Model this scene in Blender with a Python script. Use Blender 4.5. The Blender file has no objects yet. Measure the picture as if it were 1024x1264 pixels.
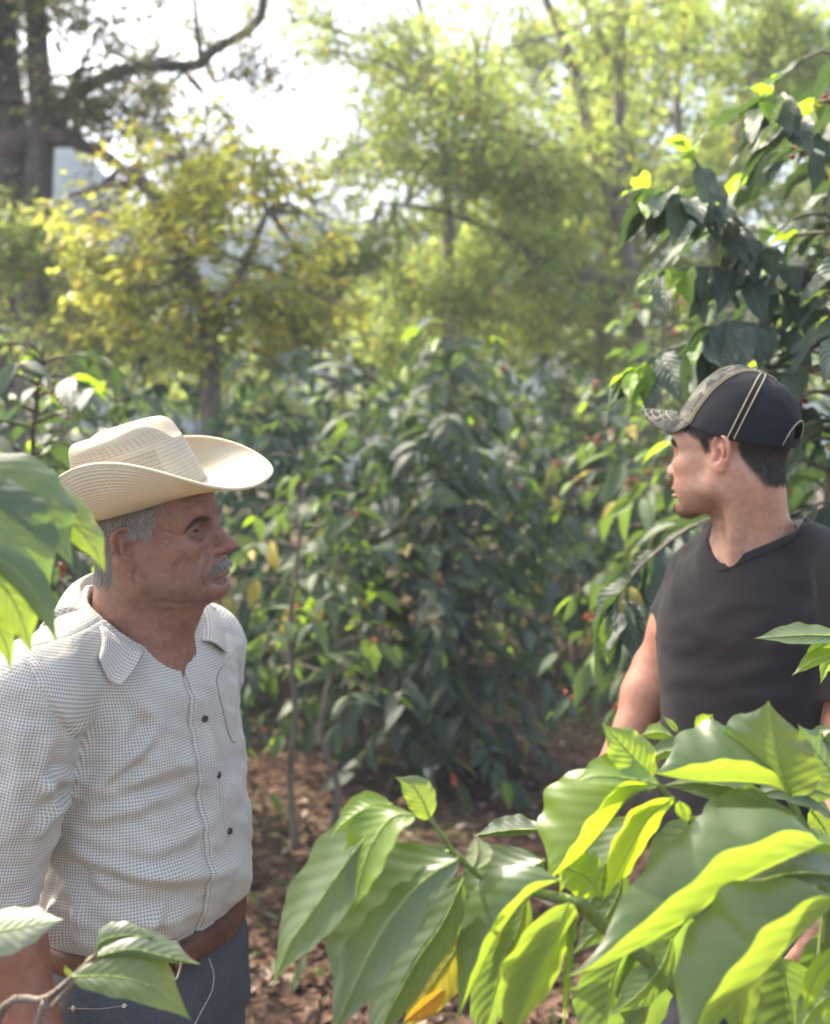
import bpy, math, random
import numpy as np
from mathutils import Vector, Matrix

random.seed(7)
RNG = np.random.default_rng(7)
SC = bpy.context.scene
COL = SC.collection

# ------------------------------------------------------------------ camera
CAM_H, PITCH, FPX = 1.62, math.atan(72 / 1236), 1236.0
cam_data = bpy.data.cameras.new('camera')
cam = bpy.data.objects.new('camera', cam_data)
COL.objects.link(cam)
cam.location = (0, 0, CAM_H)
cam.rotation_euler = (math.pi / 2 - PITCH, 0, 0)
cam_data.sensor_fit = 'HORIZONTAL'
cam_data.sensor_width = 36
cam_data.lens = 36 * FPX / 1024
cam_data.clip_start = 0.05
cam_data.clip_end = 3000
cam_data.dof.use_dof = True
cam_data.dof.focus_distance = 1.22
cam_data.dof.aperture_fstop = cam_data.lens / 9.5
SC.camera = cam

# ------------------------------------------------------------------ sky and sun
SUN_AZ, SUN_EL = math.radians(-50), math.radians(50)       # azimuth from +Y (view direction), negative = to the left
w = bpy.data.worlds.new('World')
SC.world = w
w.use_nodes = True
nt = w.node_tree
bg = nt.nodes['Background']
sky = nt.nodes.new('ShaderNodeTexSky')
sky.sky_type = 'NISHITA'
sky.sun_disc = False
sky.sun_elevation = SUN_EL
sky.sun_rotation = SUN_AZ
sky.air_density = 1.0
sky.dust_density = 6.0
sky.ozone_density = 0.3
nt.links.new(sky.outputs[0], bg.inputs[0])
bg.inputs[1].default_value = 0.15
sd = bpy.data.lights.new('sun', 'SUN')
sd.energy = 3.5
sd.angle = math.radians(0.5)
sd.color = (1.0, 0.91, 0.75)
sun = bpy.data.objects.new('sun', sd)
COL.objects.link(sun)
sdir = Vector((math.sin(SUN_AZ) * math.cos(SUN_EL), math.cos(SUN_AZ) * math.cos(SUN_EL), math.sin(SUN_EL)))
sun.rotation_euler = sdir.to_track_quat('Z', 'Y').to_euler()
sun.location = (0, 0, 40)

SC.view_settings.view_transform = 'Standard'
SC.view_settings.look = 'None'
SC.view_settings.gamma = 1
SC.view_settings.exposure = 1.92
SC.render.engine = 'CYCLES'
SC.cycles.max_bounces = 8
SC.cycles.diffuse_bounces = 4
SC.cycles.transmission_bounces = 6
SC.cycles.transparent_max_bounces = 4
SC.cycles.use_denoising = True
SC.cycles.sample_clamp_indirect = 6

# ------------------------------------------------------------------ geometry helpers
CP, SP = math.cos(PITCH), math.sin(PITCH)
def P(px, py, d):
    """photograph pixel (1024 x 1264) at camera depth d (m) -> world point"""
    x = (px - 512) / FPX * d
    y = (632 - py) / FPX * d
    return np.array((x, y * SP + d * CP, CAM_H + y * CP - d * SP))

def proj(V):
    V = np.asarray(V, float)
    r = V - np.array((0, 0, CAM_H))
    d = r[:, 1] * CP - r[:, 2] * SP
    u = r[:, 1] * SP + r[:, 2] * CP
    return 512 + FPX * r[:, 0] / d, 632 - FPX * u / d, d

def nrm(v):
    v = np.asarray(v, float)
    return v / (np.linalg.norm(v, axis=-1, keepdims=True) + 1e-12)

def empty(name, label, cat, loc=(0, 0, 0), group=None):
    o = bpy.data.objects.new(name, None)
    COL.objects.link(o)
    o.location = tuple(loc)
    o['label'] = label; o['category'] = cat
    if group: o['group'] = group
    return o

def tag(o, label, cat, group=None):
    o['label'] = label; o['category'] = cat
    if group: o['group'] = group
    return o

def root_loc(o):
    p = Vector((0, 0, 0))
    while o is not None:
        p = p + o.location
        o = o.parent
    return np.array(p)

def mesh(name, V, F, m, parent=None, smooth=True, uv=None, attrs=None, loc=None):
    """V (n,3) world coordinates, F: array (m,4) or (m,3) or list of such arrays; links ONE mesh object"""
    V = np.asarray(V, np.float32)
    Fs = F if isinstance(F, (list, tuple)) else [F]
    Fs = [np.asarray(a, np.int32) for a in Fs if len(a)]
    off = root_loc(parent) if parent is not None else (np.zeros(3) if loc is None else np.asarray(loc, float))
    me = bpy.data.meshes.new(name)
    me.vertices.add(len(V))
    me.vertices.foreach_set('co', (V - off.astype(np.float32)).ravel())
    nl = sum(a.size for a in Fs)
    me.loops.add(nl)
    li = np.concatenate([a.ravel() for a in Fs])
    me.loops.foreach_set('vertex_index', li)
    npoly = sum(len(a) for a in Fs)
    me.polygons.add(npoly)
    tot = np.concatenate([np.full(len(a), a.shape[1], np.int32) for a in Fs])
    st = np.concatenate([[0], np.cumsum(tot)[:-1]]).astype(np.int32)
    me.polygons.foreach_set('loop_start', st)
    me.polygons.foreach_set('use_smooth', np.full(npoly, smooth, bool))
    if uv is not None:
        l = me.uv_layers.new(name='UVMap')
        l.data.foreach_set('uv', np.asarray(uv, np.float32)[li].ravel())
    for k, a in (attrs or {}).items():
        a = np.asarray(a, np.float32)
        if a.ndim == 1:
            at = me.attributes.new(k, 'FLOAT', 'POINT'); at.data.foreach_set('value', a)
        elif a.shape[1] == 3:
            at = me.attributes.new(k, 'FLOAT_VECTOR', 'POINT'); at.data.foreach_set('vector', a.ravel())
        else:
            at = me.attributes.new(k, 'FLOAT_COLOR', 'POINT'); at.data.foreach_set('color', a.ravel())
    me.update(calc_edges=True)
    for mm in (m if isinstance(m, (list, tuple)) else [m]): me.materials.append(mm)
    o = bpy.data.objects.new(name, me)
    COL.objects.link(o)
    if parent is not None: o.parent = parent
    elif loc is not None: o.location = tuple(loc)
    return o

def grid_faces(nu, nv, wrap_u=False, base=0):
    """vertices indexed v*nu+u"""
    u = np.arange(nu if wrap_u else nu - 1); v = np.arange(nv - 1)
    U, W = np.meshgrid(u, v)
    U = U.ravel(); W = W.ravel(); U1 = (U + 1) % nu
    return np.stack([W * nu + U, W * nu + U1, (W + 1) * nu + U1, (W + 1) * nu + U], 1) + base

def merge(parts):
    """list of (V,F quads) -> one"""
    Vs, Fs, b = [], [], 0
    for v, f in parts:
        Vs.append(np.asarray(v)); Fs.append(np.asarray(f) + b); b += len(v)
    return np.concatenate(Vs), np.concatenate(Fs)

def catmull(pts, n):
    p = np.asarray(pts, float)
    if len(p) == 2:
        t = np.linspace(0, 1, n)[:, None]
        return p[0] * (1 - t) + p[1] * t
    p = np.concatenate([[2 * p[0] - p[1]], p, [2 * p[-1] - p[-2]]])
    m = len(p) - 3
    T = np.linspace(0, m, n); i = np.minimum(T.astype(int), m - 1); t = (T - i)[:, None]
    a, b, c, d = p[i], p[i + 1], p[i + 2], p[i + 3]
    return 0.5 * (2 * b + (c - a) * t + (2 * a - 5 * b + 4 * c - d) * t ** 2 + (3 * b - a - 3 * c + d) * t ** 3)

def tube(pts, radii, sides=8, n=None, jitter=0.0):
    """tapered tube along points; returns V, F(quads), closed with tiny ends"""
    p = catmull(pts, n or max(4, len(pts) * 4))
    r = np.interp(np.linspace(0, 1, len(p)), np.linspace(0, 1, len(np.atleast_1d(radii))), np.atleast_1d(radii))
    t = nrm(np.gradient(p, axis=0))
    ref = np.array((0, 0, 1.0)) if abs(t[:, 2]).mean() < 0.8 else np.array((1.0, 0, 0))
    a = nrm(np.cross(t, ref)); b = np.cross(t, a)
    th = np.arange(sides) * 2 * math.pi / sides
    rr = r[:, None] * (1 + jitter * RNG.normal(size=(len(p), sides)))
    V = p[:, None] + rr[..., None] * (np.cos(th)[None, :, None] * a[:, None] + np.sin(th)[None, :, None] * b[:, None])
    V = np.concatenate([np.repeat(p[:1, None], sides, 1), V, np.repeat(p[-1:, None], sides, 1)])
    return V.reshape(-1, 3), grid_faces(sides, len(p) + 2, True)

def vnoise(Pt, freq, seed=0):
    """smooth value noise in [-1,1] at points (n,3); freq scalar or 3-vector"""
    q = np.asarray(Pt, float) * np.asarray(freq, float) + 1000.3
    i = np.floor(q).astype(np.int64); f = q - i; f = f * f * (3 - 2 * f)
    def h(a, b, c):
        n = (a * 374761393 + b * 668265263 + c * 2147483647 + seed * 1274126177) & 0xffffffff
        n = ((n ^ (n >> 13)) * 1274126177) & 0xffffffff
        n = (n ^ (n >> 16)) & 0xffffffff
        return n / 2147483648.0 - 1
    x, y, z = i[:, 0], i[:, 1], i[:, 2]; fx, fy, fz = f[:, 0], f[:, 1], f[:, 2]
    def lx(b, c): return h(x, b, c) * (1 - fx) + h(x + 1, b, c) * fx
    return (lx(y, z) * (1 - fy) + lx(y + 1, z) * fy) * (1 - fz) + (lx(y, z + 1) * (1 - fy) + lx(y + 1, z + 1) * fy) * fz

# ------------------------------------------------------------------ implicit surfaces (people)
class Frame:
    def __init__(s, R, t, k=1.0): s.R = np.asarray(R, float); s.t = np.asarray(t, float); s.k = k      # columns of R: local axes in world, k: scale
    def pt(s, p): return s.R @ (np.asarray(p, float) * s.k) + s.t
    def pts(s, p): return np.asarray(p, float) * s.k @ s.R.T + s.t
    def inv(s, p): return (np.asarray(p, float) - s.t) @ s.R / s.k
    def sub(s, R, t): return Frame(s.R @ np.asarray(R, float), s.pt(t), s.k)
def rot(axis, deg): return np.array(Matrix.Rotation(math.radians(deg), 3, axis))
WORLD = Frame(np.eye(3), (0, 0, 0))

class Field:
    def __init__(s, lo, hi, h):
        s.lo = np.asarray(lo, float); s.h = h
        s.n = np.ceil((np.asarray(hi) - s.lo) / h).astype(int) + 1
        s.f = np.full(s.n, 0.2, np.float32)
    def op(s, fr, c, r, fn, k, sign=1):
        cw = fr.pt(c); r = r * fr.k; k = k * fr.k
        a = np.maximum(((cw - r - k - 2 * s.h - s.lo) / s.h).astype(int), 0)
        b = np.minimum(((cw + r + k + 2 * s.h - s.lo) / s.h).astype(int) + 1, s.n)
        if (b <= a).any(): return
        sl = tuple(slice(a[i], b[i]) for i in range(3))
        g = [(s.lo[i] + s.h * np.arange(a[i], b[i]) - fr.t[i]).astype(np.float32) for i in range(3)]
        X, Y, Z = g[0][:, None, None], g[1][None, :, None], g[2][None, None, :]
        R = fr.R.astype(np.float32)
        L = [(X * R[0, j] + Y * R[1, j] + Z * R[2, j]) / fr.k for j in range(3)]
        d = fn(*L) * fr.k; f = s.f[sl]
        if sign > 0:
            hh = np.maximum(k - np.abs(f - d), 0) / max(k, 1e-6)
            s.f[sl] = np.minimum(f, d) - hh * hh * k * 0.25
        else:
            hh = np.maximum(k - np.abs(f + d), 0) / max(k, 1e-6)
            s.f[sl] = np.maximum(f, -d) + hh * hh * k * 0.25
    def ell(s, fr, c, r, k=0.01, sign=1, R=None):
        if R is not None: fr = fr.sub(R, c); c = (0, 0, 0)
        c = np.asarray(c, float); r = np.asarray(r, float) * np.ones(3)
        def fn(x, y, z):
            px, py, pz = (x - c[0]) / r[0], (y - c[1]) / r[1], (z - c[2]) / r[2]
            k0 = np.sqrt(px * px + py * py + pz * pz) + 1e-6
            k1 = np.sqrt((px / r[0]) ** 2 + (py / r[1]) ** 2 + (pz / r[2]) ** 2) + 1e-6
            return k0 * (k0 - 1) / k1
        s.op(fr, c, r.max(), fn, k, sign)
    def cone(s, fr, a, b, ra, rb, k=0.01, sign=1):
        a = np.asarray(a, float); b = np.asarray(b, float); ba = b - a; q = max(ba @ ba, 1e-9)
        def fn(x, y, z):
            dx, dy, dz = x - a[0], y - a[1], z - a[2]
            h = np.clip((dx * ba[0] + dy * ba[1] + dz * ba[2]) / q, 0, 1)
            return np.sqrt((dx - h * ba[0]) ** 2 + (dy - h * ba[1]) ** 2 + (dz - h * ba[2]) ** 2) - (ra + (rb - ra) * h)
        s.op(fr, (a + b) / 2, math.sqrt(q) / 2 + max(ra, rb), fn, k, sign)
    def chain(s, fr, pts, rad, k=0.006, sign=1, n=None):
        p = catmull(pts, n) if n else np.asarray(pts, float)
        r = np.interp(np.linspace(0, 1, len(p)), np.linspace(0, 1, len(np.atleast_1d(rad))), np.atleast_1d(rad))
        for i in range(len(p) - 1): s.cone(fr, p[i], p[i + 1], r[i], r[i + 1], k, sign)
    def loft(s, fr, z, a, b, cx, k=0.02, e=2.3, cy=None):
        """stack of superellipses: half widths b (x) and a (y) at heights z in frame fr"""
        z = np.asarray(z, float); cy = np.zeros(len(z)) if cy is None else cy
        def fn(x, y, zz):
            zi = zz
            A = np.interp(zi, z, a).astype(np.float32); B = np.interp(zi, z, b).astype(np.float32)
            c = np.interp(zi, z, cx).astype(np.float32); c2 = np.interp(zi, z, cy).astype(np.float32)
            q = (np.abs((x - c) / B) ** e + np.abs((y - c2) / A) ** e + 1e-9) ** (1 / e)
            d = (q - 1) * np.minimum(A, B)
            return np.maximum(d, np.maximum(z[0] - zz, zz - z[-1]))
        ext = max(max(a), max(b), (z[-1] - z[0]) / 2) * 1.2
        s.op(fr, (np.mean(cx), 0, (z[0] + z[-1]) / 2), ext, fn, k)
    def nets(s):
        f = s.f; ins = f < 0
        c = [ins[i:f.shape[0] - 1 + i, j:f.shape[1] - 1 + j, k:f.shape[2] - 1 + k] for i in (0, 1) for j in (0, 1) for k in (0, 1)]
        cnt = sum(x.astype(np.int8) for x in c)
        m = (cnt > 0) & (cnt < 8)
        I = np.argwhere(m)
        idx = np.full(m.shape, -1, np.int32); idx[m] = np.arange(len(I))
        offs = np.array([(i, j, k) for i in (0, 1) for j in (0, 1) for k in (0, 1)])
        val = np.stack([f[I[:, 0] + o[0], I[:, 1] + o[1], I[:, 2] + o[2]] for o in offs], 1)
        acc = np.zeros((len(I), 3)); n = np.zeros(len(I))
        for a in range(8):
            for ax in range(3):
                if offs[a][ax]: continue
                o2 = offs[a].copy(); o2[ax] = 1
                b = int(o2[0] * 4 + o2[1] * 2 + o2[2])
                va, vb = val[:, a], val[:, b]; mm = (va < 0) != (vb < 0)
                t = np.where(mm, va / np.where(mm, va - vb, 1), 0)
                p = offs[a] + t[:, None] * (o2 - offs[a])
                acc += p * mm[:, None]; n += mm
        V = (I + acc / n[:, None]) * s.h + s.lo
        Fs = []
        for ax in range(3):
            o1, o2 = [(1, 2), (2, 0), (0, 1)][ax]
            sl0 = [slice(None)] * 3; sl1 = [slice(None)] * 3
            sl0[ax] = slice(0, -1); sl1[ax] = slice(1, None)
            A, B = ins[tuple(sl0)], ins[tuple(sl1)]
            E = np.argwhere(A != B)
            ok = (E[:, o1] > 0) & (E[:, o2] > 0) & (E[:, o1] < idx.shape[o1]) & (E[:, o2] < idx.shape[o2])
            E = E[ok]
            def g(d1, d2):
                e = E.copy(); e[:, o1] -= d1; e[:, o2] -= d2
                return idx[e[:, 0], e[:, 1], e[:, 2]]
            q = np.stack([g(1, 1), g(0, 1), g(0, 0), g(1, 0)], 1)
            flip = ~A[E[:, 0], E[:, 1], E[:, 2]]
            q[flip] = q[flip][:, ::-1]
            Fs.append(q)
        return V, np.concatenate(Fs)

def vnormals(V, F):
    n = np.zeros_like(V)
    a, b, c, d = (V[F[:, i]] for i in range(4))
    fn = np.cross(c - a, d - b)
    for i in range(4): np.add.at(n, F[:, i], fn)
    return nrm(n)

def smooth_mesh(V, F, it=2, lam=0.5):
    e = np.concatenate([F[:, [0, 1]], F[:, [1, 2]], F[:, [2, 3]], F[:, [3, 0]]])
    for k in range(it):
        for l in (lam, -lam * 1.03):
            s = np.zeros_like(V); n = np.zeros(len(V))
            np.add.at(s, e[:, 0], V[e[:, 1]]); np.add.at(s, e[:, 1], V[e[:, 0]])
            np.add.at(n, e[:, 0], 1); np.add.at(n, e[:, 1], 1)
            V = V + l * (s / np.maximum(n, 1)[:, None] - V)
    return V

# ------------------------------------------------------------------ material helpers
class NT:
    def __init__(s, name):
        s.m = bpy.data.materials.new(name); s.m.use_nodes = True
        s.t = s.m.node_tree; s.t.nodes.clear()
        s.out = s.t.nodes.new('ShaderNodeOutputMaterial')
    def n(s, typ, ins=None, **kw):
        x = s.t.nodes.new('ShaderNode' + typ)
        for k, v in kw.items(): setattr(x, k, v)
        for k, v in (ins or {}).items(): s.set(x.inputs[k], v)
        return x
    def set(s, sock, v):
        if hasattr(v, 'is_output') or isinstance(v, bpy.types.NodeSocket): s.t.links.new(v, sock)
        elif isinstance(v, bpy.types.Node): s.t.links.new(v.outputs[0], sock)
        else:
            if isinstance(v, (tuple, list)) and len(v) == 3 and len(sock.default_value) == 4: v = (*v, 1)
            sock.default_value = v
    def math(s, op, a, b=0.0, c=0.0, clamp=False):
        x = s.n('Math', {0: a, 1: b, 2: c}, operation=op); x.use_clamp = clamp
        return x.outputs[0]
    def mix(s, f, a, b, blend='MIX'):
        x = s.n('Mix', data_type='RGBA', blend_type=blend)
        s.set(x.inputs[0], f); s.set(x.inputs[6], a); s.set(x.inputs[7], b)
        return x.outputs[2]
    def ramp(s, f, stops, interp='LINEAR'):
        x = s.n('ValToRGB'); x.color_ramp.interpolation = interp
        el = x.color_ramp.elements
        while len(el) < len(stops): el.new(0.5)
        for e, (p, c) in zip(el, stops):
            e.position = p; e.color = (*c, 1) if len(c) == 3 else c
        s.set(x.inputs[0], f)
        return x.outputs[0]
    def noise(s, vec, scale, detail=3, rough=0.55):
        return s.n('TexNoise', {'Vector': vec, 'Scale': scale, 'Detail': detail, 'Roughness': rough}).outputs[0]
    def bump(s, h, strength=0.3, dist=0.01, normal=None):
        x = s.n('Bump', {'Height': h, 'Strength': strength, 'Distance': dist})
        if normal is not None: s.set(x.inputs['Normal'], normal)
        return x.outputs[0]
    def attr(s, name, out='Color'): return s.n('Attribute', attribute_name=name).outputs[out]
    def obj(s): return s.n('TexCoord').outputs['Object']
    def bsdf(s, **k):
        names = {'color': 'Base Color', 'rough': 'Roughness', 'spec': 'Specular IOR Level', 'normal': 'Normal', 'metal': 'Metallic',
                 'sss': 'Subsurface Weight', 'sheen': 'Sheen Weight', 'coat': 'Coat Weight', 'coat_rough': 'Coat Roughness'}
        x = s.n('BsdfPrincipled')
        for a, v in k.items(): s.set(x.inputs[names[a]], v)
        return x
    def done(s, shader):
        s.set(s.out.inputs[0], shader); return s.m
# ------------------------------------------------------------------ people: materials
def skin_material(name, rough, wrinkle):
    m = NT(name); o = m.obj()
    col = m.attr('tint')
    nz = m.noise(o, 90, 4, 0.6); nz2 = m.noise(o, 420, 2)
    c = m.mix(0.35, col, m.mix(1.0, col, m.ramp(nz, [(0.3, (0.62, 0.55, 0.52)), (0.7, (1.25, 1.2, 1.18))]), 'MULTIPLY'))
    h = m.math('ADD', m.math('MULTIPLY', nz, wrinkle), m.math('MULTIPLY', nz2, 0.35))
    b = m.bsdf(color=c, rough=rough, spec=0.4, sss=0.12, normal=m.bump(h, 0.45, 0.0026 if wrinkle > 0.5 else 0.0016))
    b.inputs['Subsurface Radius'].default_value = (1.0, 0.35, 0.18)
    b.inputs['Subsurface Scale'].default_value = 0.006
    return m.done(b.outputs[0])
def hair_material(name, c1, c2, rough=0.45):
    m = NT(name)
    g = m.n('NewGeometry').outputs['Random Per Island']
    b = m.bsdf(color=m.ramp(g, [(0.0, c1), (1.0, c2)]), rough=rough, spec=0.4)
    return m.done(b.outputs[0])

MAT_SKIN_OLD = skin_material('weathered_skin', 0.5, 1.0)
MAT_SKIN_YOUNG = skin_material('young_skin', 0.48, 0.35)
MAT_HAIR_GREY = hair_material('grey_hair', (0.30, 0.285, 0.26), (0.66, 0.63, 0.58))
MAT_HAIR_BLACK = hair_material('black_hair', (0.012, 0.010, 0.009), (0.035, 0.028, 0.024))
MAT_MUSTACHE = hair_material('grey_mustache', (0.05, 0.045, 0.04), (0.50, 0.47, 0.43))

def eye_material():
    m = NT('eyeball')
    c = m.attr('tint')
    return m.done(m.bsdf(color=c, rough=0.35, spec=0.3).outputs[0])
MAT_EYE = eye_material()

def check_material():
    m = NT('checked_shirt_cotton')
    def lines(vec, per):
        sx = m.n('SeparateXYZ', {0: vec})
        out = []
        for i in (0, 1):
            fr = m.math('FRACT', m.math('DIVIDE', sx.outputs[i], per))
            d = m.math('ABSOLUTE', m.math('SUBTRACT', fr, 0.5))
            out.append(m.n('MapRange', {0: d, 1: 0.20, 2: 0.30, 3: 1.0, 4: 0.0}, interpolation_type='SMOOTHSTEP').outputs[0])
        return m.math('ADD', out[0], out[1])                   # 0, 1, 2
    per = 0.0038
    pt, ps, py = (lines(m.attr(a, 'Vector'), per) for a in ('uv_torso', 'uv_sleeve', 'uv_yoke'))
    s_sl = m.math('GREATER_THAN', m.attr('m_sleeve', 'Fac'), 0.0)
    s_yo = m.math('GREATER_THAN', m.attr('m_yoke', 'Fac'), 0.0)
    k1 = m.n('Mix', {0: s_yo, 2: pt, 3: py}).outputs[0]
    k = m.n('Mix', {0: s_sl, 2: k1, 3: ps}).outputs[0]
    o = m.obj()
    dirt = m.noise(o, 9, 4)
    base = m.mix(m.math('MULTIPLY', dirt, 0.4), (0.80, 0.79, 0.76), (0.66, 0.64, 0.58))
    c = m.ramp(m.math('MULTIPLY', k, 0.5), [(0.0, (0.72, 0.705, 0.665)), (0.5, (0.55, 0.525, 0.475)), (1.0, (0.33, 0.305, 0.265))])
    c = m.mix(1.0, c, m.ramp(dirt, [(0.3, (0.9, 0.88, 0.84)), (0.65, (1, 1, 1))]), 'MULTIPLY')
    h = m.math('ADD', m.math('MULTIPLY', m.noise(o, 55, 4), 0.7), m.math('MULTIPLY', m.noise(o, 18, 3), 1.2))
    p = m.bsdf(color=c, rough=0.85, spec=0.15, sheen=0.15, normal=m.bump(h, 0.6, 0.006))
    tr = m.n('BsdfTranslucent', {0: c})
    x = m.n('MixShader', {0: 0.10}); m.set(x.inputs[1], p); m.set(x.inputs[2], tr)
    return m.done(x.outputs[0])
MAT_CHECK = check_material()

def cloth_material(name, col, bumpscale=60, rough=0.9, weave=900, var=0.15, sheen=0.2):
    m = NT(name); o = m.obj()
    nz = m.noise(o, 14, 4)
    c = m.mix(nz, tuple(x * (1 - var) for x in col), tuple(x * (1 + var) for x in col))
    h = m.math('ADD', m.math('MULTIPLY', m.noise(o, bumpscale, 3), 0.5), m.math('MULTIPLY', m.noise(o, weave, 1), 0.4))
    return m.done(m.bsdf(color=c, rough=rough, spec=0.2, sheen=sheen, normal=m.bump(h, 0.5, 0.004)).outputs[0])
MAT_TEE = cloth_material('black_jersey', (0.021, 0.0175, 0.0175), 45, 0.92, 1100, 0.3, 0.12)
def denim_material():
    m = NT('blue_denim'); o = m.obj()
    nz = m.noise(o, 10, 4); tw = m.noise(o, 700, 2)
    c = m.ramp(nz, [(0.25, (0.036, 0.038, 0.044)), (0.55, (0.078, 0.081, 0.090)), (0.8, (0.16, 0.163, 0.17))])
    c = m.mix(0.35, c, m.ramp(tw, [(0.35, (0.02, 0.023, 0.03)), (0.65, (0.18, 0.19, 0.21))]))
    return m.done(m.bsdf(color=c, rough=0.9, spec=0.15, normal=m.bump(m.math('ADD', tw, m.math('MULTIPLY', m.noise(o, 40, 3), 1.5)), 0.5, 0.003)).outputs[0])
MAT_DENIM = denim_material()
MAT_THREAD = cloth_material('tan_stitching', (0.42, 0.36, 0.22), 300)
MAT_WEBBING = cloth_material('pale_cord', (0.55, 0.52, 0.42), 300)
def leather_material():
    m = NT('brown_leather'); o = m.obj()
    nz = m.noise(o, 25, 5)
    c = m.ramp(nz, [(0.3, (0.055, 0.022, 0.012)), (0.7, (0.16, 0.07, 0.035))])
    return m.done(m.bsdf(color=c, rough=0.5, spec=0.4, normal=m.bump(m.noise(o, 220, 3), 0.3, 0.002)).outputs[0])
MAT_LEATHER = leather_material()
MAT_BUTTON = NT('dark_button'); MAT_BUTTON = MAT_BUTTON.done(MAT_BUTTON.bsdf(color=(0.05, 0.045, 0.045), rough=0.3).outputs[0])
MAT_METAL = NT('worn_brass'); MAT_METAL = MAT_METAL.done(MAT_METAL.bsdf(color=(0.55, 0.5, 0.4), rough=0.35, metal=1.0).outputs[0])

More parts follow.
